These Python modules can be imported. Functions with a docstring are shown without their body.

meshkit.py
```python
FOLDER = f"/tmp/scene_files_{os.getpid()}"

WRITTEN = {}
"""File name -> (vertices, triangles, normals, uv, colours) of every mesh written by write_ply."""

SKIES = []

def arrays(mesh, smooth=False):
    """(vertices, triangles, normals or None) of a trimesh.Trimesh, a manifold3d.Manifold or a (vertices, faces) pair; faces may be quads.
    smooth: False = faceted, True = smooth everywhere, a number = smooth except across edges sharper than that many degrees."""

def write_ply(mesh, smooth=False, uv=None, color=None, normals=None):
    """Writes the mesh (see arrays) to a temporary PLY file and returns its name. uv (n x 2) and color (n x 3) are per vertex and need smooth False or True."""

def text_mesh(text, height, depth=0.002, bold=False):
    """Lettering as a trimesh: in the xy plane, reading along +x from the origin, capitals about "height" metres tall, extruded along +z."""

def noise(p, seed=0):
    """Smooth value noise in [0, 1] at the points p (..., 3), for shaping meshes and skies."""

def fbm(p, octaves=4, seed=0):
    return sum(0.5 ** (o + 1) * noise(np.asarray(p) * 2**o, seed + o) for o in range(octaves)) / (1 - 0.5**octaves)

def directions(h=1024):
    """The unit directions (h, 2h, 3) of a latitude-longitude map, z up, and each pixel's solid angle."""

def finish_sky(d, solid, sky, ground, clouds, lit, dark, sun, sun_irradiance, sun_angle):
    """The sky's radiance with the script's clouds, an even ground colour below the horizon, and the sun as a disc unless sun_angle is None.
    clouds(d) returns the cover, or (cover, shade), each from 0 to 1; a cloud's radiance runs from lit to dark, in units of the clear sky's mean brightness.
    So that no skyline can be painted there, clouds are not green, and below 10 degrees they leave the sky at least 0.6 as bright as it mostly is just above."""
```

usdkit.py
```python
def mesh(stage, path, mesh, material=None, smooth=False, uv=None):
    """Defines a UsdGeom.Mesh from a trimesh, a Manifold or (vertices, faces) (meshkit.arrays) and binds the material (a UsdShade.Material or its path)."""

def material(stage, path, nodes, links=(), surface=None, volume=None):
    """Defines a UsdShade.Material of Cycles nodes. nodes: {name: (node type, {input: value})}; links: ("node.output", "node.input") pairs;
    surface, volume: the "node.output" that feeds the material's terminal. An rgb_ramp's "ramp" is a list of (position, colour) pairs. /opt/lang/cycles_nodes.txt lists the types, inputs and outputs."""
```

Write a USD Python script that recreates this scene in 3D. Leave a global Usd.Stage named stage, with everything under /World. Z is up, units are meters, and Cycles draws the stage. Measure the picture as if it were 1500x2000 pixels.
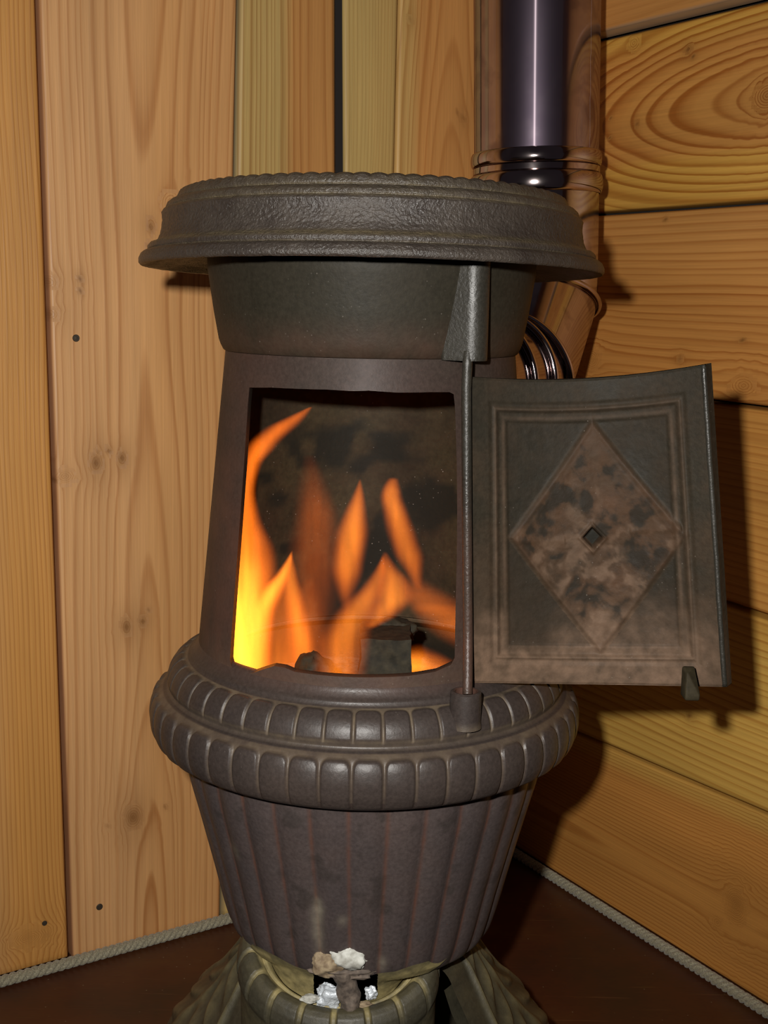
import math, numpy as np, trimesh, manifold3d as m3, usdkit
from meshkit import noise, fbm
from pxr import Usd, UsdGeom, UsdLux, UsdShade, Sdf, Gf, Vt

stage = Usd.Stage.CreateInMemory()
UsdGeom.SetStageUpAxis(stage, 'Z'); UsdGeom.SetStageMetersPerUnit(stage, 1.0)
UsdGeom.Xform.Define(stage, '/World')

# ---------------------------------------------------------------- camera, light, exposure
F, PITCH, ROLL, EYE = 2350.0, 0.1740, 0.0190, np.array([0, 0, 0.65])
FW = np.array([0, math.cos(PITCH), -math.sin(PITCH)]); _r0 = np.array([1.0, 0, 0]); _u0 = np.cross(_r0, FW)
RT = math.cos(ROLL) * _r0 + math.sin(ROLL) * _u0; UP = np.cross(RT, FW)
EXPOSURE = 0.0
FLASH_POWER = 9600.0
AMBIENT = (0.006, 0.0048, 0.0056)


def frame_matrix(x, y, z, o):
    return Gf.Matrix4d(*x, 0, *y, 0, *z, 0, *o, 1)


cam = UsdGeom.Camera.Define(stage, '/World/camera')
cam.AddTransformOp().Set(frame_matrix(RT, UP, -FW, EYE))
cam.CreateHorizontalApertureAttr(36.0); cam.CreateVerticalApertureAttr(48.0); cam.CreateFocalLengthAttr(36.0 * F / 1500)
cam.CreateClippingRangeAttr(Gf.Vec2f(0.02, 50)); cam.CreateExposureAttr(EXPOSURE)
# the camera's own flash, up and to the left of the lens
flash = UsdLux.SphereLight.Define(stage, '/World/flash')
flash.CreateRadiusAttr(0.010); flash.CreateIntensityAttr(FLASH_POWER)
UsdLux.ShapingAPI.Apply(flash.GetPrim()).CreateShapingConeAngleAttr(42.0); UsdLux.ShapingAPI(flash.GetPrim()).CreateShapingConeSoftnessAttr(0.75)
flash.CreateColorAttr(Gf.Vec3f(1.0, 0.97, 0.92)); flash.CreateNormalizeAttr(False)
flash.AddTransformOp().Set(frame_matrix(RT, UP, -FW, EYE - 0.055 * RT + 0.052 * UP))
dome = UsdLux.DomeLight.Define(stage, '/World/room_light')
dome.CreateIntensityAttr(1.0); dome.CreateColorAttr(Gf.Vec3f(*AMBIENT))


# a reading of the photograph becomes a place in the room
def ray(x, y):
    d = FW * F + RT * (x - 750) - UP * (y - 1000); return d / np.linalg.norm(d)
def hit(x, y, n, q):
    d = ray(x, y); return EYE + d * np.dot(np.asarray(q) - EYE, n) / np.dot(d, n)
def at_y(x, y, Y): return hit(x, y, np.array([0, 1.0, 0]), [0, Y, 0])


A = -0.5617
DR = np.array([math.sin(A), math.cos(A), 0]); DL = np.array([math.cos(A), -math.sin(A), 0])   # along the right and the left wall, towards the corner
K = hit(980, 1645, np.array([0, 0, 1.0]), [0, 0, 0])                                         # the corner on the floor
NL, NR = -DR, -DL                                                                            # wall normals, into the room
ZV = np.array([0, 0, 1.0])

# ---------------------------------------------------------------- prims
taken = {}
def numbered(parent, name):
    k = taken.get((parent, name), -1) + 1; taken[(parent, name)] = k
    return f'{parent}/{name}' if k == 0 else f'{parent}/{name}_{k:03d}'
def tag(prim, **kw):
    for k, v in kw.items():
        if v: prim.SetCustomDataByKey({'cat': 'category'}.get(k, k), v)
BASE = {}
def thing(name, loc, parent='/World', **kw):
    path = numbered(parent, name); x = UsdGeom.Xform.Define(stage, path)
    pb = BASE.get(parent, np.zeros(3)); BASE[path] = np.asarray(loc, float)
    x.AddTranslateOp().Set(Gf.Vec3d(*map(float, BASE[path] - pb))); tag(x.GetPrim(), **kw)
    return path
def part(parent, name, mesh, mat, smooth=30, attrs=None, **kw):
    """One Mesh prim from world-space geometry. attrs: {primvar: n x 3} (needs smooth True or False) or {primvar: function of the points}."""
    path = numbered(parent, name); pb = BASE.get(parent, np.zeros(3))
    g = usdkit.mesh(stage, path, mesh, f'/World/Looks/{mat}', smooth)
    pts = np.array(g.GetPointsAttr().Get(), float)
    for k, a in (attrs or {}).items():
        a = a(pts) if callable(a) else a
        UsdGeom.PrimvarsAPI(g).CreatePrimvar(k, Sdf.ValueTypeNames.Float3Array, 'vertex').Set(Vt.Vec3fArray.FromNumpy(np.asarray(a, np.float32)))
    if pb.any(): g.GetPointsAttr().Set(Vt.Vec3fArray.FromNumpy((pts - pb).astype(np.float32)))
    BASE[path] = pb
    tag(g.GetPrim(), **kw)
    return path

# ---------------------------------------------------------------- mesh helpers
def grid_faces(n, m, wrap=False):
    i, j = np.meshgrid(np.arange(n - 1), np.arange(m if wrap else m - 1), indexing='ij'); k = (j + 1) % m
    return np.stack([i * m + j, i * m + k, (i + 1) * m + k, (i + 1) * m + j], -1).reshape(-1, 4)
def lathe(prof, n=256, axis=(0, 0), th=None, mod=None):
    """prof: (r, z) rows from top to bottom on the outside. th: angles (open sector) or None for the full turn. mod(T, P, r, z) -> r, z"""
    prof = np.asarray(prof, float); wrap = th is None
    t = np.arange(n) * 2 * np.pi / n if wrap else np.asarray(th)
    T, R = np.meshgrid(t, prof[:, 0]); _, Z = np.meshgrid(t, prof[:, 1]); _, P = np.meshgrid(t, np.arange(len(prof)))
    if mod: R, Z = mod(T, P, R, Z)
    v = np.stack([axis[0] + R * np.sin(T), axis[1] - R * np.cos(T), Z], -1).reshape(-1, 3)
    return v, grid_faces(len(prof), len(t), wrap)[:, ::-1]
def resample(pts, step):
    pts = np.asarray(pts, float); d = np.r_[0, np.cumsum(np.linalg.norm(np.diff(pts, axis=0), axis=1))]
    out = [pts[0]]
    for a in range(len(pts) - 1):
        k = max(1, int(math.ceil((d[a + 1] - d[a]) / step)))
        out += [pts[a] + (pts[a + 1] - pts[a]) * (i / k) for i in range(1, k + 1)]
    return np.array(out)
def spline(pts, n):
    from scipy.interpolate import CubicSpline, PchipInterpolator
    pts = np.asarray(pts, float); d = np.r_[0, np.cumsum(np.linalg.norm(np.diff(pts, axis=0), axis=1))]
    return PchipInterpolator(d, pts)(np.linspace(0, d[-1], n))
def tube(path, r, sides=16, cap=True, squash=1.0):
    p = np.asarray(path, float); t = np.gradient(p, axis=0); t /= np.linalg.norm(t, axis=1, keepdims=True)
    r = np.broadcast_to(r, (len(p),))
    a = np.cross(t[0], [0, 0, 1.0] if abs(t[0, 2]) < .9 else [0, 1.0, 0]); fr = []
    for k in range(len(p)):
        a = a - t[k] * (a @ t[k]); a /= np.linalg.norm(a); fr.append((a, np.cross(t[k], a)))
    ang = np.arange(sides) * 2 * np.pi / sides
    v = np.concatenate([p[k] + r[k] * (np.cos(ang)[:, None] * fr[k][0] + squash * np.sin(ang)[:, None] * fr[k][1]) for k in range(len(p))])
    q = grid_faces(len(p), sides, True); f = np.vstack([q[:, [0, 1, 2]], q[:, [0, 2, 3]]])
    if cap:
        n = len(v); v = np.vstack([v, p[0], p[-1]])
        j = np.arange(sides); k = (j + 1) % sides; o = (len(p) - 1) * sides
        f = np.vstack([f, np.stack([np.full(sides, n), k, j], 1), np.stack([np.full(sides, n + 1), o + j, o + k], 1)])
    return v, f
def join(*ms):
    vs, fs, n = [], [], 0
    for v, f in ms:
        v, f = np.asarray(v), np.asarray(f)
        if f.shape[1] == 4: f = np.vstack([f[:, [0, 1, 2]], f[:, [0, 2, 3]]])
        vs.append(v); fs.append(f + n); n += len(v)
    return np.vstack(vs), np.vstack(fs)
def rbox(size, center, r, x=(1, 0, 0), y=(0, 1, 0), z=(0, 0, 1), seg=12):
    """rounded box as the hull of eight spheres, turned into the frame x, y, z"""
    s = m3.Manifold.sphere(r, seg); h = np.array(size) / 2 - r
    m = m3.Manifold.batch_hull([s.translate([a * h[0], b * h[1], c * h[2]]) for a in (-1, 1) for b in (-1, 1) for c in (-1, 1)])
    mm = m.to_mesh(); v = mm.vert_properties[:, :3] @ np.array([x, y, z], float) + np.asarray(center)
    return v, mm.tri_verts
def lump(center, size, seed, rough=.35, sub=3):
    m = trimesh.creation.icosphere(sub); v = m.vertices.copy()
    k = 1 + rough * (fbm(v * 1.6 + 7.3 + seed, 4, seed) * 2 - 1) * 1.6
    return v * k[:, None] * np.array(size) + center, m.faces
def mani(v, f):
    f = np.asarray(f)
    if f.shape[1] == 4: f = np.vstack([f[:, [0, 1, 2]], f[:, [0, 2, 3]]])
    return m3.Manifold(m3.Mesh(np.asarray(v, np.float32), np.asarray(f, np.uint32)))
def sstep(a, b, x):
    t = np.clip((np.asarray(x, float) - a) / (b - a), 0, 1); return t * t * (3 - 2 * t)

# ---------------------------------------------------------------- materials
def mat(name, nodes, links, surface='p.BSDF', volume=None):
    usdkit.material(stage, f'/World/Looks/{name}', nodes, links, surface=surface, volume=volume)

# pine: "base" is the board's own colour, "grain" = (ring phase, knot, ring strength), "place" = (along, across, board)
mat('pine', {
    'b': ('attribute', {'attribute': 'base'}), 'g': ('attribute', {'attribute': 'grain'}), 'l': ('attribute', {'attribute': 'place'}),
    'gs': ('separate_xyz', {}), 'fr': ('math', {'math_type': 'fraction'}),
    'lw': ('rgb_ramp', {'ramp': [(0, (.05,) * 3), (.35, (.12,) * 3), (.62, (.42,) * 3), (.80, (1,) * 3), (.88, (.85,) * 3), (.97, (.1,) * 3), (1, (.05,) * 3)]}),
    'ls': ('math', {'math_type': 'multiply'}),
    'late': ('mix', {'mix_type': 'multiply', 'fac': 1.0, 'color2': (.58, .40, .25)}),
    'c1': ('mix', {}),
    'mp': ('mapping', {'scale': (9, 520, 1)}), 'fib': ('noise_texture', {'scale': 1.0, 'detail': 4, 'roughness': .6}),
    'fr2': ('map_range', {'from_min': .3, 'from_max': .7, 'to_min': .90, 'to_max': 1.08}), 'c2': ('mix', {'mix_type': 'multiply', 'fac': 1.0}),
    'mp2': ('mapping', {'scale': (2.2, 16, 1)}), 'blo': ('noise_texture', {'scale': 1.0, 'detail': 3}),
    'br': ('map_range', {'from_min': .3, 'from_max': .7, 'to_min': .88, 'to_max': 1.1}), 'c3': ('mix', {'mix_type': 'multiply', 'fac': 1.0}),
    'c4': ('mix', {'color2': (.17, .066, .014)}),
    'hm': ('math', {'math_type': 'multiply_add', 'value2': -.5}),
    'bp': ('bump', {'strength': .22, 'distance': .0012}),
    'p': ('principled_bsdf', {'roughness': .47, 'specular_ior_level': .42})},
    [('g.vector', 'gs.vector'), ('gs.x', 'fr.value1'), ('fr.value', 'lw.fac'), ('lw.color', 'ls.value1'), ('gs.z', 'ls.value2'),
     ('b.color', 'late.color1'), ('b.color', 'c1.color1'), ('late.color', 'c1.color2'), ('ls.value', 'c1.fac'),
     ('l.vector', 'mp.vector'), ('mp.vector', 'fib.vector'), ('fib.fac', 'fr2.value'), ('c1.color', 'c2.color1'), ('fr2.result', 'c2.color2'),
     ('l.vector', 'mp2.vector'), ('mp2.vector', 'blo.vector'), ('blo.fac', 'br.value'), ('c2.color', 'c3.color1'), ('br.result', 'c3.color2'),
     ('gs.y', 'c4.fac'), ('c3.color', 'c4.color1'), ('ls.value', 'hm.value1'), ('fib.fac', 'hm.value3'), ('hm.value', 'bp.height'),
     ('bp.normal', 'p.normal'), ('c4.color', 'p.base_color')])
mat('dark_gap', {'p': ('principled_bsdf', {'base_color': (.012, .009, .008), 'roughness': .8})}, [])


def iron(name, base, base2, rough=.46, bump=.35, scale=420, spec=.5, speck=.0, blotch=14, dist=.0006, dust=(.15, .112, .072), rustc=(.10, .043, .028)):
    """cast iron. "wear" = (dust, rust, soot) where the casting has it"""
    mat(name, {
        'tc': ('geometry', {}), 'w': ('attribute', {'attribute': 'wear'}), 'ws': ('separate_xyz', {}),
        'n1': ('noise_texture', {'scale': blotch, 'detail': 5, 'roughness': .6}), 'r1': ('map_range', {'from_min': .35, 'from_max': .65}),
        'c1': ('mix', {'color1': base, 'color2': base2}),
        'n2': ('noise_texture', {'scale': scale, 'detail': 3, 'roughness': .6}), 'r2': ('map_range', {'from_min': .3, 'from_max': .7, 'to_min': .8, 'to_max': 1.2}),
        'c2': ('mix', {'mix_type': 'multiply', 'fac': 1.0}),
        'cr': ('mix', {'color2': rustc}), 'n3': ('noise_texture', {'scale': 60, 'detail': 4}), 'r3': ('map_range', {'from_min': .3, 'from_max': .65, 'to_min': .35, 'to_max': 1}),
        'rm': ('math', {'math_type': 'multiply', 'use_clamp': True}),
        'cd': ('mix', {'color2': dust}), 'n4': ('noise_texture', {'scale': 130, 'detail': 5}), 'r4': ('map_range', {'from_min': .25, 'from_max': .6, 'to_min': .3, 'to_max': 1}),
        'dm': ('math', {'math_type': 'multiply', 'use_clamp': True}),
        'cs': ('mix', {'color2': (.0125, .0115, .0085)}),
        'v': ('voronoi_texture', {'scale': 230, 'randomness': 1.0}), 'vr': ('map_range', {'from_min': .02, 'from_max': .13, 'to_min': speck, 'to_max': 0, 'clamp': True}),
        'vn': ('noise_texture', {'scale': 35, 'detail': 2}), 'vg': ('map_range', {'from_min': .52, 'from_max': .68}), 'vm': ('math', {'math_type': 'multiply', 'use_clamp': True}),
        'cv': ('mix', {'color2': (.30, .26, .22)}),
        'rr': ('map_range', {'from_min': .3, 'from_max': .7, 'to_min': rough - .08, 'to_max': rough + .1}),
        'bp': ('bump', {'strength': bump, 'distance': dist}),
        'p': ('principled_bsdf', {'specular_ior_level': spec})},
        [('tc.position', f'{n}.vector') for n in ('n1', 'n2', 'n3', 'n4', 'v', 'vn')] +
        [('n1.fac', 'r1.value'), ('r1.result', 'c1.fac'), ('c1.color', 'c2.color1'), ('n2.fac', 'r2.value'), ('r2.result', 'c2.color2'),
         ('w.vector', 'ws.vector'), ('n3.fac', 'r3.value'), ('ws.y', 'rm.value1'), ('r3.result', 'rm.value2'), ('rm.value', 'cr.fac'), ('c2.color', 'cr.color1'),
         ('n4.fac', 'r4.value'), ('ws.x', 'dm.value1'), ('r4.result', 'dm.value2'), ('dm.value', 'cd.fac'), ('cr.color', 'cd.color1'),
         ('ws.z', 'cs.fac'), ('cd.color', 'cs.color1'), ('v.distance', 'vr.value'), ('vn.fac', 'vg.value'), ('vr.result', 'vm.value1'), ('vg.result', 'vm.value2'),
         ('vm.value', 'cv.fac'), ('cs.color', 'cv.color1'), ('n1.fac', 'rr.value'), ('rr.result', 'p.roughness'),
         ('n2.fac', 'bp.height'), ('bp.normal', 'p.normal'), ('cv.color', 'p.base_color')])


iron('lid_iron', (.027, .021, .0175), (.042, .033, .026), rough=.40, bump=1.0, scale=560, dist=.0010, blotch=40, speck=.25, spec=.40, dust=(.11, .085, .046))
iron('hood_iron', (.0190, .0165, .0110), (.024, .0200, .0135), rough=.56, bump=.35, scale=330, speck=.40, spec=.14)
iron('neck_iron', (.042, .026, .0215), (.034, .0245, .0195), rough=.55, bump=.3, scale=380, speck=.35, spec=.18)
iron('lug_iron', (.020, .018, .0140), (.026, .023, .017), rough=.42, bump=.5, scale=480, spec=.42, dist=.0007)
iron('collar_iron', (.044, .033, .028), (.033, .025, .022), rough=.42, bump=.25, scale=420, speck=.12, spec=.32, dust=(.13, .098, .064))
iron('bowl_iron', (.064, .049, .045), (.047, .038, .037), rough=.47, bump=.12, scale=400, speck=.15, spec=.40, dust=(.22, .19, .14))
iron('foot_iron', (.042, .037, .024), (.030, .027, .018), rough=.5, bump=.4, scale=300, speck=.2, spec=.3, dust=(.27, .22, .098))
iron('door_iron', (.024, .0200, .0135), (.036, .0245, .0150), rough=.6, bump=.45, scale=330, speck=.30, spec=.10, blotch=40, dust=(.145, .092, .060), rustc=(.064, .033, .0175))
iron('soot_iron', (.040, .0310, .0155), (.019, .0150, .0085), rough=.65, bump=.4, scale=260, speck=1.0, spec=.12, blotch=22)
mat('chrome', {
    'tn': ('tangent', {'direction_type': 'radial', 'axis': 'z'}), 'tc': ('geometry', {}),
    'n': ('noise_texture', {'scale': 30, 'detail': 4}), 'r': ('map_range', {'from_min': .35, 'from_max': .75, 'to_min': .05, 'to_max': .16}),
    'cn': ('rgb_ramp', {'ramp': [(.3, (.34, .28, .30)), (.55, (.42, .36, .36)), (.7, (.25, .20, .21))]}),
    'a': ('glossy_bsdf', {}), 'b': ('glossy_bsdf', {'color': (.62, .50, .56), 'roughness': .42, 'anisotropy': .90}),
    'm': ('mix_closure', {'fac': .12}), 'c': ('glossy_bsdf', {'color': (.62, .48, .64), 'roughness': .40}), 'm2': ('mix_closure', {'fac': .075})},
    [('tc.position', 'n.vector'), ('n.fac', 'r.value'), ('r.result', 'a.roughness'), ('n.fac', 'cn.fac'), ('cn.color', 'a.color'), ('tn.tangent', 'b.tangent'),
     ('a.BSDF', 'm.closure1'), ('b.BSDF', 'm.closure2'), ('m.closure', 'm2.closure1'), ('c.BSDF', 'm2.closure2')], surface='m2.closure')
mat('chrome_smooth', {'tc': ('geometry', {}), 'n': ('noise_texture', {'scale': 30, 'detail': 4}), 'r': ('map_range', {'from_min': .35, 'from_max': .75, 'to_min': .05, 'to_max': .15}),
    'cn': ('rgb_ramp', {'ramp': [(.3, (.44, .37, .38)), (.55, (.50, .43, .42)), (.7, (.32, .26, .26))]}), 'a': ('glossy_bsdf', {})},
    [('tc.position', 'n.vector'), ('n.fac', 'r.value'), ('r.result', 'a.roughness'), ('n.fac', 'cn.fac'), ('cn.color', 'a.color')], surface='a.BSDF')
mat('floor_paint', {
    'tc': ('geometry', {}), 'n': ('noise_texture', {'scale': 7, 'detail': 5, 'roughness': .6}), 'c': ('rgb_ramp', {'ramp': [(.3, (.036, .016, .008)), (.5, (.062, .019, .0075)), (.7, (.085, .034, .010))]}),
    'mp': ('mapping', {'rotation': (0, 0, .35), 'scale': (9, 240, 1)}), 'n2': ('noise_texture', {'scale': 1, 'detail': 3}), 'r2': ('map_range', {'from_min': .66, 'from_max': .78, 'to_min': 0, 'to_max': .35}),
    'v': ('voronoi_texture', {'scale': 90}), 'vr': ('map_range', {'from_min': .03, 'from_max': .08, 'to_min': .5, 'to_max': 0, 'clamp': True}),
    'm1': ('mix', {'color2': (.22, .10, .035)}), 'm2': ('mix', {'color2': (.25, .2, .12)}), 'bp': ('bump', {'strength': .2, 'distance': .001}),
    'p': ('principled_bsdf', {'roughness': .42, 'specular_ior_level': .4})},
    [('tc.position', 'n.vector'), ('n.fac', 'c.fac'), ('tc.position', 'mp.vector'), ('mp.vector', 'n2.vector'), ('n2.fac', 'r2.value'), ('r2.result', 'm1.fac'), ('c.color', 'm1.color1'),
     ('tc.position', 'v.vector'), ('v.distance', 'vr.value'), ('vr.result', 'm2.fac'), ('m1.color', 'm2.color1'), ('n2.fac', 'bp.height'), ('bp.normal', 'p.normal'), ('m2.color', 'p.base_color')])
mat('rope_fibre', {
    'tc': ('geometry', {}), 'n': ('noise_texture', {'scale': 700, 'detail': 4}), 'c': ('rgb_ramp', {'ramp': [(.3, (.16, .14, .088)), (.55, (.28, .25, .165)), (.75, (.40, .365, .25))]}),
    'bp': ('bump', {'strength': .7, 'distance': .001}), 'p': ('principled_bsdf', {'roughness': .7, 'sheen_weight': .3})},
    [('tc.position', 'n.vector'), ('n.fac', 'c.fac'), ('c.color', 'p.base_color'), ('n.fac', 'bp.height'), ('bp.normal', 'p.normal')])
mat('screw_steel', {'p': ('principled_bsdf', {'base_color': (.06, .045, .03), 'roughness': .5, 'metallic': .4})}, [])
mat('char', {'tc': ('geometry', {}), 'n': ('noise_texture', {'scale': 160, 'detail': 5}), 'c': ('rgb_ramp', {'ramp': [(.35, (.013, .0110, .0065)), (.7, (.034, .028, .016))]}), 'bp': ('bump', {'strength': .5, 'distance': .001}),
             'p': ('principled_bsdf', {'roughness': .75, 'specular_ior_level': .25})}, [('tc.position', 'n.vector'), ('n.fac', 'c.fac'), ('c.color', 'p.base_color'), ('n.fac', 'bp.height'), ('bp.normal', 'p.normal')])
def ash_mat(name, c1, c2, **kw):
    mat(name, {'tc': ('geometry', {}), 'n': ('noise_texture', {'scale': 220, 'detail': 5}), 'c': ('rgb_ramp', {'ramp': [(.35, c1), (.65, c2)]}), 'bp': ('bump', {'strength': .5, 'distance': .001}),
               'p': ('principled_bsdf', {'roughness': .8, **kw})}, [('tc.position', 'n.vector'), ('n.fac', 'c.fac'), ('c.color', 'p.base_color'), ('n.fac', 'bp.height'), ('bp.normal', 'p.normal')])
ash_mat('white_ash', (.30, .29, .25), (.55, .55, .50))
ash_mat('tan_ash', (.16, .11, .065), (.34, .26, .16))
ash_mat('brown_char', (.06, .045, .035), (.17, .13, .10))
ash_mat('ember_ash', (.03, .022, .015), (.12, .09, .06))
mat('foil', {'tc': ('geometry', {}), 'n': ('noise_texture', {'scale': 300, 'detail': 3}), 'bp': ('bump', {'strength': .8, 'distance': .002}), 'p': ('principled_bsdf', {'base_color': (.62, .66, .70), 'metallic': .25, 'roughness': .45})},
    [('tc.position', 'n.vector'), ('n.fac', 'bp.height'), ('bp.normal', 'p.normal')])

# ---------------------------------------------------------------- walls of boards
def wall_uv(side, x, y):
    """a pixel on a wall -> (distance from the corner, height)"""
    n = NL if side == 'L' else NR; q = hit(x, y, n, K)
    return np.array([np.dot(q - K, -DL if side == 'L' else -DR), q[2]])
def wall_point(side, s, z, out):
    d, n = (-DL, NL) if side == 'L' else (-DR, NR)
    return K + np.multiply.outer(s, d) + np.multiply.outer(z, ZV) + np.multiply.outer(out, n)

seedno = [0]
def board(parent, side, quad, out=0.0, early=(.6, .3, .12), other=None, zone=None, knots=(), v0=0.0, d0=.03, dslope=0.0, dwave=.03, spacing=.0065, strength=.55, thick=.024, step=(.005, .0028), cham=.0025, name='plank', dfun=None, edge=None):
    """quad: (s, z) corners a, b (one end, low v to high v) and c, d (other end). Grain runs from a to c. Returns the path."""
    seedno[0] += 1; sd = seedno[0]
    a, b, c, d = (np.asarray(q, float) for q in quad)
    L = np.linalg.norm(((c + d) - (a + b)) / 2); W = np.linalg.norm(((b + d) - (a + c)) / 2)
    nu, nv = max(3, int(L / step[0])), max(4, int(W / step[1]))
    tu = np.r_[0, 0, np.linspace(cham / L, 1 - cham / L, nu), 1, 1]; tv = np.r_[0, 0, np.linspace(cham / W, 1 - cham / W, nv), 1, 1]
    du = np.r_[thick, cham, np.zeros(nu), cham, thick]; dv = np.r_[thick, cham, np.zeros(nv), cham, thick]
    U, V = np.meshgrid(tu, tv, indexing='ij'); D = np.maximum(du[:, None], dv[None, :])
    S = (a * (1 - U[..., None]) + c * U[..., None]) * (1 - V[..., None]) + (b * (1 - U[..., None]) + d * U[..., None]) * V[..., None]
    pts = wall_point(side, S[..., 0], S[..., 1], out - D)
    u, v = U * L, (V - .5) * W
    # the rings of the log this board was sawn from
    e = np.stack([u * 1.0, v * 0, np.full_like(u, sd * 3.7)], -1)
    vv = v + .012 * (noise(e * [2.2, 1, 1] + 5) - .5) + .006 * (noise(e * [6, 1, 1] + 9) - .5)
    ring_knot = np.zeros_like(u); dark = np.zeros_like(u); inner = np.zeros_like(u); nearest = np.zeros_like(u)
    for kx, ky, kr, kd, asp in knots:
        ks = wall_uv(side, kx, ky)
        i = np.unravel_index(np.argmin(np.sum((S - ks) ** 2, -1)), U.shape); uk, vk = u[i], v[i]
        rho2 = ((u - uk) / asp) ** 2 + (v - vk) ** 2; wob = 1 + .35 * (noise(np.stack([u * 180, v * 180, np.full_like(u, sd + kr)], -1)) - .5); rr = kr * wob
        vv = np.where(rho2 > rr ** 2, vv - (v - vk) * np.minimum(1, rr ** 2 / np.maximum(rho2, 1e-9)) * np.exp(-rho2 / (6 * kr) ** 2), vv)
        inside = np.exp(-(rho2 / rr ** 2) ** 2)
        dark = np.maximum(dark, kd * inside * (.62 + .38 * np.exp(-rho2 / (.45 * kr) ** 2)))
        halo = .34 * kd * np.exp(-rho2 / (2.6 * kr) ** 2); dark = np.maximum(dark, halo)
        inner = np.where(rho2 < rr ** 2, 1, inner); ring_knot = np.where(rho2 < rr ** 2, np.sqrt(rho2) / .0022, ring_knot)
    dep = d0 + dslope * (u - L / 2) + dwave * (noise(e * [3.1, 1, 1] + 31) - .5) * 2
    if dfun is not None: dep = dfun(S[..., 0], S[..., 1]) + .006 * (noise(e * [9, 1, 1] + 3) - .5)
    R = np.sqrt((vv - v0) ** 2 + dep ** 2)
    f = np.stack([u * 7, v * 60, np.full_like(u, sd)], -1)
    phase = R / spacing + .55 * (noise(np.stack([R * 120, u * 1.2, np.full_like(u, sd)], -1)) - .5) * 2 + .3 * noise(f)
    phase = np.where(inner > 0, ring_knot + 40, phase)
    st = strength * (.55 + .75 * noise(np.stack([R * 55, u * 1.5, np.full_like(u, sd + 50)], -1)))
    st = np.where(D > 0, st * .5, st)
    col = np.broadcast_to(np.array(early), u.shape + (3,)).copy()
    if other is not None:
        z = zone(V + .06 * (noise(np.stack([u * 3, v * 10, np.full_like(u, sd)], -1)) - .5))[..., None]; col = col * (1 - z) + np.array(other) * z
    if edge is not None: col = np.where(D[..., None] > 0, np.array(edge), col)
    attrs = {'base': col.reshape(-1, 3), 'grain': np.stack([phase, np.clip(dark, 0, 1), st], -1).reshape(-1, 3), 'place': np.stack([u, v, np.full_like(u, sd * 1.37)], -1).reshape(-1, 3)}
    fc = grid_faces(*U.shape)
    n0 = np.cross(pts[-3, 2] - pts[2, 2], pts[2, -3] - pts[2, 2])
    if n0 @ (NL if side == 'L' else NR) < 0: fc = fc[:, ::-1]
    return part(parent, name, (pts.reshape(-1, 3), fc), 'pine', True, attrs)
def screw(parent, side, x, y, r, out):
    s, z = wall_uv(side, x, y); q = wall_point(side, np.array(s), np.array(z), np.array(out)); n = NL if side == 'L' else NR
    prof = [(0, .0007), (r * .45, .0006), (r * .5, .0010), (r * .85, .0010), (r, .0004), (r, -.003)]
    v, f = lathe([(max(a, 1e-5), b) for a, b in prof], 16)
    xax = np.cross(ZV, n); v = v[:, :1] * xax + v[:, 1:2] * ZV + v[:, 2:] * n + q
    return part(parent, 'screw', (v, f[:, ::-1]), 'screw_steel', 30)

PX = 1.2 / F   # metres of one pixel at the walls
WL = thing('wall_left', K, kind='structure', label='wall of upright pine boards behind and left of the stove')
TOP = 1.45
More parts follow.
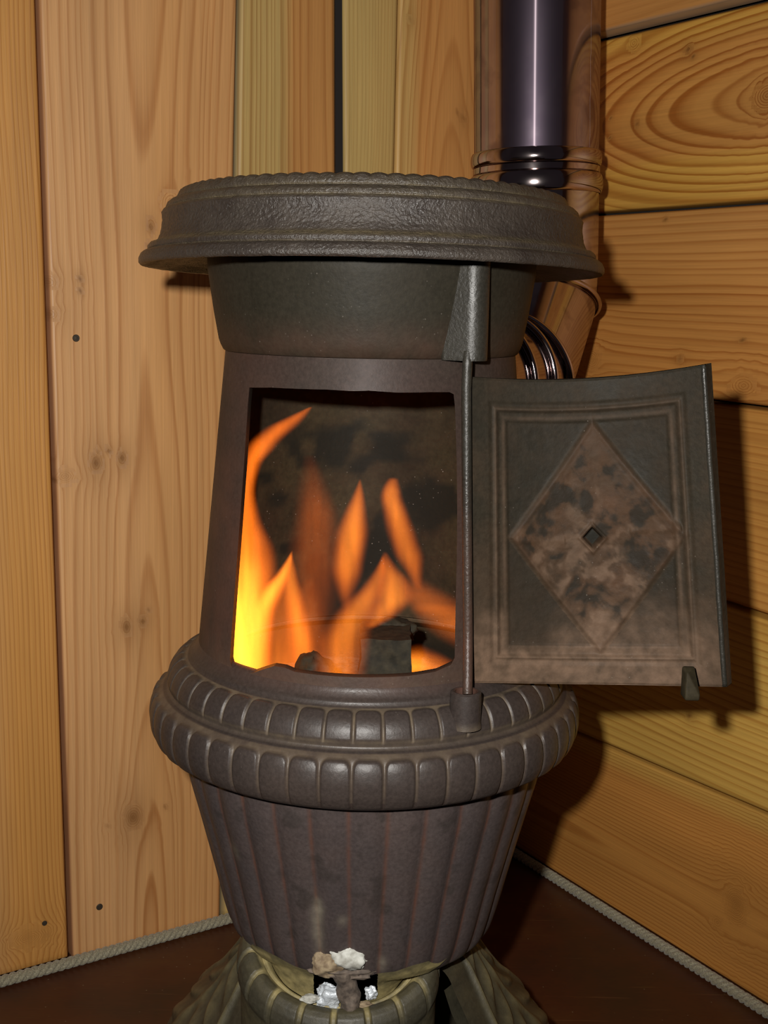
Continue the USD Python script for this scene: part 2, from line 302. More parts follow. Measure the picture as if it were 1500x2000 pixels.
# edges of the upright boards: pixel at the top and lower down, left and right edge of each
def vert(x1, y1, x2, y2):
    p, q = wall_uv('L', x1, y1), wall_uv('L', x2, y2)
    k = (q[0] - p[0]) / (q[1] - p[1]); return p[0] + k * (0.004 - p[1]), p[0] + k * (TOP - p[1])   # s at the floor, s at the top
def upright(le, re, **kw):
    (l0, l1), (r0, r1) = le, re
    return board(WL, 'L', [(l0, .004), (r0, .004), (l1, TOP), (r1, TOP)], **kw)
eA = vert(70, 0, 134, 1850); eB0 = vert(73, 0, 139, 1850); eB1 = vert(459, 0, 452, 380); eC0 = vert(461, 0, 454, 380); eC1 = vert(652, 0, 653, 375)
eD0 = vert(667, 0, 669, 375); eD1 = vert(775, 0, 766, 380); eE0 = vert(779, 0, 770, 380); eE1 = vert(1000, 0, 985, 1600)
tan, green, orange = (.60, .325, .135), (.49, .33, .115), (.56, .275, .085)
shift = lambda e, d: (e[0] + d, e[1] + d)
w0 = .185
for k in range(3, 0, -1):
    upright(shift(eA, w0 * k + .003), shift(eA, w0 * (k - 1) + .003 + .003), early=tan, other=orange, zone=lambda t: sstep(.3, .7, t), v0=.05, step=(.02, .006)) if k > 1 else None
pA = upright(shift(eA, w0 + .006), eA, early=(.58, .30, .10), other=(.56, .27, .068), zone=lambda t: sstep(.60, .80, t), v0=-.10, d0=.02, dwave=.006, spacing=.0046, strength=.5, knots=[(55, 1830, 35 * PX, .25, .6)])
kB = [(290, 440, 9 * PX, .8, 1.6), (288, 478, 7 * PX, .6, 1.5), (154, 548, 5 * PX, .85, 1.3), (153, 571, 4 * PX, .8, 1.2), (90, 550, 16 * PX, .35, .9), (92, 615, 15 * PX, .45, .9),
      (182, 906, 13 * PX, .85, 1.5), (186, 882, 6 * PX, .5, 1.2), (207, 877, 7 * PX, .75, 1.1), (235, 893, 11 * PX, .85, 1.4), (122, 928, 22 * PX, .28, .7), (96, 935, 5 * PX, .6, 1),
      (243, 1222, 13 * PX, .85, 1.5), (276, 1210, 9 * PX, .85, 1.3), (287, 1192, 5 * PX, .55, 1), (258, 1590, 22 * PX, .8, 1.2), (208, 1610, 7 * PX, .4, 1), (318, 1571, 5 * PX, .5, 1), (330, 400, 20 * PX, .18, 1.4)]
pB = upright(eB0, eB1, out=.005, early=tan, other=(.60, .31, .115), zone=lambda t: sstep(.35, .6, t), knots=kB, v0=.004, d0=.028, dwave=.034, spacing=.0068, strength=.60, step=(.0035, .0022), cham=.002, edge=(.40, .20, .10))
pC = upright(eC0, eC1, out=.006, early=green, other=(.53, .255, .075), zone=lambda t: sstep(.42, .60, t), v0=.035, d0=.020, dslope=-.02, dwave=.006, spacing=.0058, strength=.6, cham=.004, edge=(.25, .20, .11))
pD = upright(eD0, eD1, out=.004, early=(.56, .385, .135), other=(.53, .35, .12), zone=lambda t: sstep(.4, .7, t), v0=-.12, d0=.03, dwave=.004, spacing=.0036, strength=.42)
pE = upright(eE0, eE1, out=.002, early=(.60, .37, .125), other=(.62, .295, .088), zone=lambda t: sstep(.10, .24, t), v0=.0, d0=.02, dslope=.03, dwave=.02, spacing=.006, strength=.6, knots=[(905, 230, 10 * PX, .5, 1.2), (893, 222, 5 * PX, .5, 1), (800, 40, 6 * PX, .4, 1.5)])
for p_, x, y, r, o in ((pB, 145, 660, 6.5, .005), (pB, 191, 1767, 6.5, .005), (pA, 87, 1803, 5, 0), (pB, 426, 1688, 6, .005)):
    screw(p_, 'L', x, y, r * PX, o)
def sheet(side, s0, s1, z0, z1, out):
    q = np.array([wall_point(side, np.array(s), np.array(z), np.array(o)) for o in (out, out - .02) for s, z in ((s0, z0), (s1, z0), (s1, z1), (s0, z1))])
    f = np.array([[0, 1, 2, 3], [4, 7, 6, 5], [0, 4, 5, 1], [1, 5, 6, 2], [2, 6, 7, 3], [3, 7, 4, 0]]); return q, f
q_ = [vert(652, 0, 653, 375), vert(667, 0, 669, 375)]
bq = [wall_point('L', np.array(s_), np.array(z_), np.array(o_)) for o_ in (.001, -.02) for s_, z_ in ((q_[0][0], .004), (q_[1][0], .004), (q_[1][1], TOP), (q_[0][1], TOP))]
part(WL, 'joint_strip', (np.array(bq), np.array([[0, 3, 2, 1], [0, 1, 5, 4], [1, 2, 6, 5], [2, 3, 7, 6], [3, 0, 4, 7]])[:, ::-1]), 'dark_gap', False, label='dark joint strip between two boards')
part(WL, 'backing_board', sheet('L', -.02, 1.15, 0, TOP, -.0242), 'dark_gap', False)

WR = thing('wall_right', K + np.array([.02, 0, 0]), kind='structure', label='wall of level pine boards behind and right of the stove')
SR = 1.15
def level(x1, y1, x2, y2):
    p, q = wall_uv('R', x1, y1), wall_uv('R', x2, y2)
    k = (q[1] - p[1]) / (q[0] - p[0]); return p[1] + k * (.012 - p[0]), p[1] + k * (SR - p[0])
def flat(lo, hi, **kw):
    (l0, l1), (h0, h1) = lo, hi
    return board(WR, 'R', [(.003, l0), (.003, h0), (SR, l1), (SR, h1)], **kw)
r12 = level(1170, 75, 1480, 0); r23 = level(1170, 420, 1500, 397); r34 = level(1390, 783, 1500, 797); r45 = level(1410, 1175, 1500, 1205); r56 = level(1125, 1430, 1500, 1590)
dn, upw = (lambda e, d: (e[0] - d, e[1] - d)), (lambda e, d: (e[0] + d, e[1] + d))
og, yl = (.50, .215, .050), (.58, .32, .060)
flat((r12[0] + .215, r12[1] + .20), (1.44, 1.45), early=og, step=(.02, .006), v0=.1)
flat(r12, (r12[0] + .213, r12[1] + .198), out=.020, edge=(.42, .31, .20), early=(.50, .23, .062), other=(.46, .215, .06), zone=lambda t: t, v0=.2, d0=.05, spacing=.008, strength=.25, knots=[(1192, 18, 8 * PX, .5, 1.2)], cham=.003)
sK2 = wall_uv('R', 1500, 185)[0]
k2 = [(1498, 185, 24 * PX, .40, 1.3), (1346, 96, 7 * PX, .95, 1.1), (1352, 108, 4 * PX, .95, 1), (1191, 232, 4 * PX, .8, 1), (1245, 243, 5.5 * PX, .7, 1), (1190, 271, 4 * PX, .8, 1), (1240, 85, 14 * PX, .22, 1.2)]
flat(upw(r23, .003), dn(r12, .0025), early=yl, other=(.54, .25, .058), zone=lambda t: sstep(.20, .30, t) * (1 - sstep(.80, .97, t)), knots=k2, v0=.004, dfun=lambda s, z: .27 * np.abs(s - sK2) + .004, spacing=.0082, strength=1.2, step=(.0035, .0024))
flat(upw(r34, .002), dn(r23, .001), out=.004, early=(.50, .22, .052), other=(.50, .235, .062), zone=lambda t: sstep(.4, .9, t), knots=[(1338, 700, 9 * PX, .55, 1), (1455, 750, 20 * PX, .3, 1.6), (1165, 700, 24 * PX, .25, 1), (1454, 666, 3 * PX, .9, 1.8), (1306, 431, 3 * PX, .8, 1)], v0=-.10, d0=.02, dwave=.01, spacing=.0085, strength=.7)
flat(upw(r45, .002), dn(r34, .002), early=(.52, .25, .055), other=(.50, .23, .05), zone=lambda t: t, v0=-.16, d0=.02, dwave=.02, spacing=.0075, strength=.5)
flat(upw(r56, .002), dn(r45, .002), out=.003, early=(.60, .36, .078), other=(.55, .30, .06), zone=lambda t: sstep(.75, .95, t), v0=-.14, d0=.03, dwave=.012, spacing=.0070, strength=.75, knots=[(1350, 1396, 8 * PX, .85, 1.1)])
flat((.004, .004), dn(r56, .002), early=(.50, .225, .05), other=(.55, .31, .07), zone=lambda t: sstep(.86, .97, t), v0=-.02, d0=.035, dwave=.012, spacing=.0034, strength=.6, step=(.0035, .0016), knots=[(1437, 1768, 38 * PX, .42, .75), (1400, 1800, 14 * PX, .25, 1)])
part(WR, 'backing_board', sheet('R', -.02, SR, 0, TOP, -.0246), 'dark_gap', False)

# ---------------------------------------------------------------- floor and rope
fl = [K + .06 * DR + .06 * DL, K + .06 * DR - 1.25 * DL, K - 1.25 * DR - 1.25 * DL, K - 1.25 * DR + .06 * DL]
fv = np.array(fl + [q - [0, 0, .03] for q in fl])
part('/World', 'floor', (fv, np.array([[0, 1, 2, 3], [4, 7, 6, 5], [0, 4, 5, 1], [1, 5, 6, 2], [2, 6, 7, 3], [3, 7, 4, 0]])), 'floor_paint', False, kind='structure', label='worn dark red-brown painted floor under the stove')
RO = .0058
rp = thing('rope', K + RO * 2 * (NL + NR), label='grey twisted rope laid along the foot of both board walls', cat='rope')
def rope_path():
    e = .006 + RO
    cpt = K + e * NL + (e + .0) * NR
    a = cpt - DL * 1.15; b = cpt - DR * 1.10; t = np.linspace(0, 1, 8)[:, None]
    arc = (cpt - DL * .012) * (1 - t) ** 2 + 2 * t * (1 - t) * cpt + (cpt - DR * .012) * t ** 2
    path = np.vstack([a + (cpt - DL * .012 - a) * np.linspace(0, 1, 80)[:-1, None], arc, (cpt - DR * .012) + (b - cpt + DR * .012) * np.linspace(0, 1, 80)[1:, None]])
    path[:, 2] = RO + .0004
    return path
rpth = resample(rope_path(), .0022); rs = np.r_[0, np.cumsum(np.linalg.norm(np.diff(rpth, axis=0), axis=1))]
rt_ = np.gradient(rpth, axis=0); rt_ /= np.linalg.norm(rt_, axis=1, keepdims=True); side_ = np.cross(rt_, ZV)
for k in range(3):
    ph = rs / .021 * 2 * np.pi + k * 2 * np.pi / 3
    q = rpth + .0029 * (np.cos(ph)[:, None] * side_ + np.sin(ph)[:, None] * ZV)
    part(rp, 'strand', tube(q, .0030 + .00015 * np.sin(rs * 900 + k), 9), 'rope_fibre', True)

# ---------------------------------------------------------------- the stove
AX = np.array([-.0112, .830])
ST = thing('stove', (AX[0], AX[1], 0), label='small dark cast-iron pot-belly stove with its fire door swung open', cat='stove')
def polar(p): return np.arctan2(p[:, 0] - AX[0], -(p[:, 1] - AX[1])), np.hypot(p[:, 0] - AX[0], p[:, 1] - AX[1])

# lid: stepped dish with a scalloped top edge, sitting a touch high in front
lp = [(.0001, .7130), (.100, .7130), (.114, .7150), (.120, .7172), (.1250, .7174), (.1280, .7160), (.1296, .7132), (.1300, .7116), (.1293, .7108), (.1312, .7104), (.1340, .7098), (.1362, .7080), (.1370, .7058), (.1364, .7046), (.1385, .7040), (.1398, .7022),
      (.1394, .7006), (.1392, .6975), (.1398, .6930), (.1408, .6885), (.1426, .6845), (.1450, .6826), (.1462, .6822), (.1476, .6824), (.1489, .6808), (.1491, .6788), (.1484, .6778), (.1510, .6774), (.1534, .6758), (.1549, .6726), (.1549, .6702), (.1538, .6688), (.1500, .6690), (.1400, .6725), (.105, .6800), (.0001, .6800)]
def lid_mod(T, P, R, Z):
    sc = np.exp(-((Z - .7168) / .0030) ** 2) * (R > .115) * (R < .131)
    Z = Z + .0010 * sc * (np.abs(np.sin(T * 40)) ** .8 - .6) - .0003 * (noise(np.stack([T * 30, Z * 900, R * 0], -1)) - .5) * (R > .11)
    R = R + .0005 * (noise(np.stack([np.sin(T) * 110, np.cos(T) * 110, Z * 750], -1), 4) - .5) * ((Z < .7000) & (Z > .683) & (R > .137)) + .0002 * (noise(np.stack([np.sin(T) * 50, np.cos(T) * 50, Z * 300], -1), 9) - .5) * (R > .115)
    return R, Z
prof = resample(lp, .0009)
lv, lf = lathe(prof, 960, AX, mod=lid_mod)
tilt = .030
pz = .669; dy = lv[:, 1] - AX[1]; dx = lv[:, 0] - AX[0]
lv[:, 2] = lv[:, 2] - tilt * dy - .004 * dx
def lid_wear(p):
    th, r = polar(p); z = p[:, 2] + tilt * (p[:, 1] - AX[1]) + .004 * (p[:, 0] - AX[0])
    d = .9 * np.exp(-((z - .6828) / .0014) ** 2) + .8 * np.exp(-((z - .7043) / .0008) ** 2) + .7 * np.exp(-((z - .7106) / .0008) ** 2) + .6 * np.exp(-((z - .6777) / .0006) ** 2) + .25 * (z > .7045) * (r < .1385)
    return np.stack([d * .75, 0 * d, ((r < .138) * (z < .69) + (r < .1535) * (z < .6697)) * 1.0], 1)
part(ST, 'lid', (lv, lf), 'lid_iron', True, {'wear': lid_wear})

# hood: the flared upper drum
hp = [(.1060, .6830), (.1105, .6830), (.1102, .6690), (.1062, .6410), (.1030, .6230), (.1018, .6195), (.1000, .6160), (.0985, .6150), (.0900, .6150), (.0900, .6830), (.1060, .6830)]
hv, hf = lathe(resample(hp, .004), 240, AX)
def hood_wear(p):
    th, r = polar(p); return np.stack([0 * r, .25 * sstep(.645, .62, p[:, 2]), 0.08 * sstep(.645, .675, p[:, 2])], 1)
part(ST, 'hood', (hv, hf), 'hood_iron', 35, {'wear': hood_wear})

# neck: a cone with the firing opening cut through its front
NZ0, NZ1, NR0, NR1 = .3960, .6160, .1196, .0985
def neck_r(z): return NR0 + (NR1 - NR0) * (z - NZ0) / (NZ1 - NZ0)
def on_neck(x, y):
    d = ray(x, y); t = .70
    for _ in range(60):
        q = EYE + d * t; t += (np.hypot(q[0] - AX[0], q[1] - AX[1]) - neck_r(q[2])) * .8
    return EYE + d * t
op = [(487, 757), (530, 757), (600, 760), (640, 761), (690, 764), (720, 763), (780, 767), (840, 766), (878, 766), (886, 770), (889, 800), (892, 900), (893, 1000), (892, 1100), (890, 1180), (888, 1285), (881, 1298), (850, 1312), (800, 1320), (700, 1323), (620, 1318), (575, 1312), (556, 1304), (535, 1301), (515, 1307), (495, 1314), (470, 1315), (454, 1308), (449, 1290), (452, 1240), (457, 1170), (466, 1050), (477, 900), (484, 790)]
oq = np.array([on_neck(*q) for q in op]); TC = -.13
ux, un = np.array([math.cos(TC), math.sin(TC), 0]), np.array([math.sin(TC), -math.cos(TC), 0])   # across the opening, out of it
loc = np.stack([(oq - [AX[0], AX[1], 0]) @ ux, oq[:, 2]], 1)
cs = m3.CrossSection([loc[::-1] if trimesh.path.polygons.Polygon(loc).exterior.is_ccw is False else loc])
cut = m3.Manifold.extrude(cs, .2)                                       # x = across, y = height, z = outwards
cm = cut.to_mesh(); cv = cm.vert_properties[:, :3]
cutw = cv[:, :1] * ux + cv[:, 1:2] * ZV + cv[:, 2:] * un + np.array([AX[0], AX[1], 0])
cf = cm.tri_verts if np.dot(np.cross(ux, ZV), un) > 0 else cm.tri_verts[:, ::-1]
cutter = mani(cutw, cf)
npf = [(neck_r(z), z) for z in np.linspace(NZ1, NZ0, 12)] + [(neck_r(z) - .0065, z) for z in np.linspace(NZ0, NZ1, 12)]
nv_, nf_ = lathe(npf + npf[:1], 300, AX)
nt = trimesh.Trimesh(nv_, np.vstack([nf_[:, [0, 1, 2]], nf_[:, [0, 2, 3]]]), process=True); nt.merge_vertices(); nt.update_faces(nt.nondegenerate_faces())
if nt.volume < 0: nt.invert()
neck = mani(nt.vertices, nt.faces) - cutter
def neck_wear(p):
    th, r = polar(p); z = p[:, 2]
    inner = (r < neck_r(z) - .0012)
    return np.stack([.20 * sstep(.44, .40, z), .28 * sstep(.60, .50, z) + .2 * sstep(-.4, -.8, th), 1.0 * inner], 1)
part(ST, 'neck', neck.refine_to_length(.008), 'neck_iron', 35, {'wear': neck_wear})
# soot-brown inner wall of the firebox with a ledge where it meets the belly
lp2 = [(.0001, .632), (.092, .632), (.0935, .60), (.097, .52), (.100, .43), (.1005, .403), (.1040, .4015), (.1040, .3985), (.115, .392), (.121, .37), (.121, .345), (.0001, .343)]
def lining():
    # front opened where the fire door is, so the wall is only the back and the sides
    th = np.linspace(math.radians(62), math.radians(360 - 62), 120)
    v, f = lathe(resample(lp2, .005), 0, AX, th=th); return v, f[:, ::-1]
def lin_wear(p):
    th, r = polar(p); n = fbm(p * 26 + 3, 3, 4)
    return np.stack([0.5 * np.exp(-((p[:, 2] - .4015) / .0013) ** 2), .12 + 0 * r, np.clip(.75 * sstep(.40, .37, p[:, 2]) + .9 * sstep(.56, .64, n), 0, 1)], 1)
part(ST, 'firebox_lining', lining(), 'soot_iron', 35, {'wear': lin_wear}, label='soot-brown back wall inside the firebox')

# collar: fillet, upper ring of bosses, groove, lower ring of bosses
NB, BO = 48, -.035
cp = [(.1130, .4165), (.1172, .4150), (.1195, .4110), (.1218, .4080), (.1235, .4070), (.1240, .4052), (.1252, .4040)]
u_ring = [(.1252, .4040), (.1300, .4015), (.1345, .3975), (.1378, .3915), (.1392, .3855)]
gap = [(.1392, .3850), (.1390, .3838), (.1402, .3822), (.1425, .3815)]
l_ring = [(.1425, .3815), (.1468, .3775), (.1495, .3710), (.1504, .3640), (.1497, .3570), (.1470, .3500), (.1435, .3455)]
under = [(.1420, .3442), (.1395, .3436), (.1300, .3440), (.1220, .3440), (.1220, .4040), (.1130, .4165)]
cprof = np.vstack([resample(spline(cp, 14), .0015), spline(u_ring, 26)[1:], resample(gap, .0012)[1:], spline(l_ring, 40)[1:], resample(under, .004)[1:]])
nA = len(resample(spline(cp, 14), .0015)); nU = 25; nG = len(resample(gap, .0012)) - 1; nL_ = 39
def boss(T, t, w=.95, off=0.0):
    ph = ((T - BO) * NB / (2 * np.pi) + off) % 1 - .5
    x = np.abs(2 * ph) / w; arch = np.clip(1 - t, 0, 2)          # t: 0 at the rounded upper end, 1 at the lower end
    y = np.clip((.36 - t) / .30, 0, 1)                           # rounded only at the top
    s = np.maximum(np.abs(x) ** 5 + y ** 2.6, 0)
    return 1 - sstep(.62, 1.02, s)
def c_mod(T, P, R, Z):
    tu = np.clip((P - nA + 1) / nU, -.5, 1.5); tl = np.clip((P - nA + 1 - nU - nG) / nL_, -.5, 1.5)
    bu = boss(T, (tu - .04) / .92) * (tu > .03) * (1 - sstep(.93, 1.0, tu)) * (tu < 1)
    bl = boss(T, (tl - .05) / .85) * (tl > .04) * (tl < 1.0) * (1 - sstep(.90, 1.0, tl))
    bulge_u = 1 - (2 * (((T - BO) * NB / (2 * np.pi)) % 1 - .5)) ** 2
    R = R + .0013 * bu * (.7 + .3 * bulge_u) + .0022 * bl * (.55 + .45 * bulge_u); Z = Z + .0012 * bu + .0008 * bl * (1 - tl)
    c_mod.b = (bu, bl, tu, tl); return R, Z
cvv, cff = lathe(cprof, 48 * 26, AX, mod=c_mod)
bu, bl, tu, tl = (x.reshape(-1) for x in c_mod.b)
dust = np.where((tu > 0) & (tu < 1), (1 - bu) * .75, 0) + np.where((tl > 0) & (tl < .8), (1 - bl) * .5 * (1 - .5 * tl), 0)
dust = dust + .30 * np.exp(-((tu - 1.05) / .12) ** 2)
cth = np.arctan2(cvv[:, 0] - AX[0], -(cvv[:, 1] - AX[1]))
dust = np.clip(dust * (.75 + .5 * noise(np.stack([cth * 9, cvv[:, 2] * 80, cth * 0], 1))), 0, 1)
part(ST, 'collar', (cvv, cff), 'collar_iron', True, {'wear': np.stack([dust, .22 * sstep(-.1, -.35, tu) + .1 * (1 - bl) * (tl > 0), 0 * dust], 1)})

# bowl: the fluted lower drum
NF, FO = 32, -.058
bp_ = [(.1310, .3450), (.1295, .3400), (.1270, .3250), (.1180, .2890), (.1080, .2490), (.1005, .2180), (.0972, .2080), (.0930, .2020), (.0860, .1985), (.0760, .1975), (.0300, .1975), (.0001, .1975)]
bprof = resample(spline(bp_, 70), .003)
def b_mod(T, P, R, Z):
    ph = ((T - FO) * NF / (2 * np.pi)) % 1; k = sstep(.1995, .209, Z) * (R > .05)
    b_mod.rib = np.exp(-(np.minimum(ph, 1 - ph) / .055) ** 2) * k
    lobe = np.sqrt(np.clip(1 - (2 * ph - 1) ** 2 * .92, 0, 1))
    R = R + k * (.0048 * (lobe - 1) + .0011 * b_mod.rib); return R, Z
bv, bf = lathe(bprof, NF * 24, AX, mod=b_mod)
rib = b_mod.rib.reshape(-1)
SLOT0, SLOT1 = at_y(613, 1930, .742)[0], at_y(737, 1930, .742)[0]
bc = bv[bf].mean(1); bf = bf[~((bc[:, 0] > SLOT0) & (bc[:, 0] < SLOT1) & (bc[:, 2] < .2085) & (bc[:, 1] < .79))]
bth = np.arctan2(bv[:, 0] - AX[0], -(bv[:, 1] - AX[1]))
n1 = fbm(np.stack([bth * 5, bv[:, 2] * 22, bth * 0], 1), 4, 3)
stain = lambda x, y, w, h: np.exp(-((bth - x) / w) ** 2 - ((bv[:, 2] - y) / h) ** 2)
bs = .75 * stain(-.26, .245, .035, .018) + .6 * stain(-.24, .262, .03, .006) + .55 * stain(-.80, .288, .04, .005) + .5 * stain(.16, .218, .03, .006) + .4 * stain(-.1, .253, .03, .004)
soot = np.clip(.75 * sstep(.64, .78, fbm(np.stack([bth * 9, bv[:, 2] * 80, bth * 0 + 4], 1), 3, 8)), 0, 1)
part(ST, 'bowl', (bv, bf), 'bowl_iron', True, {'wear': np.stack([np.clip(bs * (.4 + n1), 0, .8), np.clip(rib * .75 + .12 * n1, 0, 1), soot * .45], 1)})

# foot: dark core with the ash slot, dusty bead-edged ash lip in front, leaf-cast legs at the sides
core_v, core_f = lathe([(.0001, .1972), (.070, .1972), (.074, .190), (.072, .14), (.074, .02), (.074, .0), (.0001, .0)], 120, AX)
ct = trimesh.Trimesh(core_v, np.vstack([core_f[:, [0, 1, 2]], core_f[:, [0, 2, 3]]]), process=True); ct.merge_vertices(); ct.update_faces(ct.nondegenerate_faces())
if ct.volume < 0: ct.invert()
slot_l, slot_r = at_y(616, 1930, .757), at_y(736, 1930, .757)
sc_ = (slot_l + slot_r) / 2
slot = m3.Manifold.cube([slot_r[0] - slot_l[0], .07, .052], True).translate([float(sc_[0]), .765, .1800])
part(ST, 'pedestal', mani(ct.vertices, ct.faces) - slot, 'foot_iron', 30, {'wear': lambda p: np.stack([0 * p[:, 0], 0 * p[:, 0], .55 + 0 * p[:, 0]], 1)})
LC = np.array([-.0225, .7745]); LB = 19.0
lrow = [(-.0045, -.0030), (-.0030, -.0014), (-.0012, 0), (0, -.0002), (.0007, -.0016), (.0016, -.0006), (.0028, .0006), (.0055, .0016), (.0090, .0012), (.0125, -.0018), (.0150, -.0065), (.0163, -.012), (.0165, -.018), (.0150, -.026), (.0148, -.06), (.022, -.13), (.030, -.182)]
lrow = resample(lrow, .0012); lph = np.linspace(math.radians(-97), math.radians(91), 380)
PHI, OO = np.meshgrid(lph, lrow[:, 0]); _, DZ = np.meshgrid(lph, lrow[:, 1])
phs = (PHI * LB / (2 * np.pi) + .2) % 1 - .5; band = sstep(.0022, .0034, OO) * (1 - sstep(-.016, -.020, DZ)) * (DZ > -.05)
lb = ((1 - sstep(.72, 1.05, np.abs(2 * phs / .86) ** 3.2 + np.clip((.0075 - OO) / .0050, 0, 1) ** 2.4)) * band)
narrow = 1 - .45 * sstep(.9, 1.55, PHI)
o2 = np.where(OO > 0, OO * narrow, OO) + .0014 * lb
zi = .2085 - .0265 * np.cos(PHI) + .006 * sstep(.5, 1.5, PHI); fade = np.clip((DZ + .185) / .165, 0, 1)
lipv = np.stack([LC[0] + (.0565 + o2) * np.sin(PHI), LC[1] - (.0360 + o2) * np.cos(PHI), np.where(DZ > -.02, zi + DZ, (zi + DZ) * fade + (1 - fade) * 0.0) + .0011 * lb], -1).reshape(-1, 3)
lipf = grid_faces(len(lrow), len(lph))[:, ::-1]
lipf = np.vstack([lipf[:, [0, 1, 2]], lipf[:, [0, 2, 3]]])
lr = OO.reshape(-1); lb = lb.reshape(-1); ldz = DZ.reshape(-1)
ends, capf = [], []
for c_, fl_ in ((0, 0), (len(lph) - 1, 1)):   # close the two ends of the lip
    idx = np.arange(len(lrow)) * len(lph) + c_; n = len(lipv) + len(ends); ends.append(lipv[idx][6:40].mean(0) - [0, 0, .006]); t_ = np.stack([np.full(len(idx) - 1, n), idx[:-1], idx[1:]], 1); capf.append(t_ if fl_ else t_[:, ::-1])
lipv, lipf = np.vstack([lipv] + [e_[None] for e_ in ends]), np.vstack([lipf] + capf)
ldust = np.where(lr < .0024, .95, np.where(ldz > -.022, (.10 + .75 * (1 - lb)) * sstep(.0175, .009, lr), .12)) * (.75 + .6 * noise(lipv[:-2] * 90))
def on_bowl(x, y):
    d = ray(x, y); t = .70; zz, rr = np.array(bp_)[3:10, 1][::-1], np.array(bp_)[3:10, 0][::-1]
    for _ in range(60):
        q = EYE + d * t; t += (np.hypot(q[0] - AX[0], q[1] - AX[1]) - np.interp(q[2], zz, rr) - .0006) * .8
    return EYE + d * t
jp = np.array([on_bowl(*q) for q in ((494, 1843), (506, 1848), (541, 1867), (576, 1886), (611, 1897), (650, 1900), (690, 1902), (732, 1901), (772, 1896), (807, 1884), (836, 1876), (846, 1880))])
jt = np.r_[0, np.cumsum(np.linalg.norm(np.diff(jp, axis=0), axis=1))]; jw = (lph - lph[0]) / (lph[-1] - lph[0]) * jt[-1]
JJ = np.stack([np.interp(jw, jt, jp[:, k]) for k in range(3)], -1); I0 = lipv[:len(lph)] + [0, 0, .0006]
td = np.linspace(0, 1, 16)[:, None, None]; dish = JJ[None] * (1 - td) + I0[None] * td + np.array([0, .0012, -.0016]) * 4 * td * (1 - td) + .0010 * (noise(np.linspace(0, 1, 16)[:, None, None] * 9 + JJ[None] * 150)[..., None] - .5) * [0, 1, .5]
dfc = grid_faces(16, len(lph)); dvt = dish.reshape(-1, 3)
_z, _r = np.array(bp_)[3:9, 1][::-1], np.array(bp_)[3:9, 0][::-1]; _v = dvt[:, :2] - AX; _h = np.hypot(_v[:, 0], _v[:, 1]); _k = np.maximum(_h, np.interp(dvt[:, 2], _z, _r) + .0012) * (dvt[:, 2] > .197) + _h * (dvt[:, 2] <= .197); dvt[:, :2] = AX + _v * (_k / _h)[:, None]; dcn = dvt[dfc].mean(1); dtt = np.repeat(np.linspace(0, 1, 16), len(lph))
dfc = dfc[~((dcn[:, 0] > SLOT0) & (dcn[:, 0] < SLOT1) & (dtt[dfc].mean(1) < .90))]
dnm = np.cross(dvt[dfc[0, 1]] - dvt[dfc[0, 0]], dvt[dfc[0, 2]] - dvt[dfc[0, 0]]); dfc = dfc if dnm[1] < 0 else dfc[:, ::-1]
part(ST, 'ash_dish', (dvt, dfc), 'foot_iron', True, {'wear': np.stack([np.clip((.35 + .65 * sstep(.0, .30, dtt)) * (.80 + .5 * noise(dvt * 110)), 0, 1), 0 * dtt, 0 * dtt], 1)}, label='dusty hollow behind the bead border of the ash lip')
ldust = np.r_[np.clip(ldust, 0, 1), 0, 0]
part(ST, 'ash_lip', (lipv, lipf), 'foot_iron', True, {'wear': np.stack([ldust, 0 * ldust, 0 * ldust], 1)}, label='dusty bead-edged lip below the ash slot')
lgp = [(.078, .1850), (.084, .1815), (.0905, .1720), (.100, .1585), (.112, .1420), (.126, .1280), (.140, .1130), (.150, .0960), (.158, .0700), (.164, .030), (.166, .0), (.150, .0), (.140, .06), (.120, .11), (.085, .155), (.078, .1700)]
gprof = resample(spline(lgp[:11], 60), .003)
gprof = np.vstack([gprof, resample(lgp[10:], .006)[1:]])
def leg(tc):
    dir_ = 1 if tc > 0 else -1
    th = np.linspace(-.62, .62, 130)
    v, f = lathe(gprof, 0, AX, th=th, mod=lambda T, P, R, Z: leg_mod(T, P, R, Z))
    b_ = leg_mod.b.reshape(-1)
    c, s = math.cos(tc), math.sin(tc); x, y = v[:, 0] - AX[0], -(v[:, 1] - AX[1])
    ang = np.arctan2(x, y) + tc; r = np.hypot(x, y); v = np.stack([AX[0] + r * np.sin(ang), AX[1] - r * np.cos(ang), v[:, 2]], 1)
    part(ST, 'leg', (v, f), 'foot_iron', True, {'wear': np.stack([np.clip(.26 * b_ + .08 * noise(v * 120), 0, 1), 0 * b_, .25 * (1 - b_)], 1)})
def leg_mod(T, P, R, Z):
    out = R > .0
    outer = P < 62
    s = np.clip((R - .08) / .085, 0, 1); wid = .30 + .30 * s; x = T / np.maximum(wid * 1.0, .05)      # leaf: midrib, curling side lobes, rolled edge
    midrib = np.exp(-(x / .10) ** 2); lob = .5 + .5 * np.cos(2 * np.pi * (3.2 * s - 1.1 * np.abs(x) ** .8) * 1.6)
    veins = lob * np.exp(-((np.abs(x) - .45) / .34) ** 2); edge = np.exp(-((np.abs(x) - 1.0) / .07) ** 2)
    b = np.clip(midrib * .8 + veins + edge * .9, 0, 1.2); leg_mod.b = b * outer
    T_cut = np.abs(x) > 1.08
    return R + outer * (.0048 * b - .0030), Z
for tc in (1.50, -1.50, math.pi):
    leg(tc)

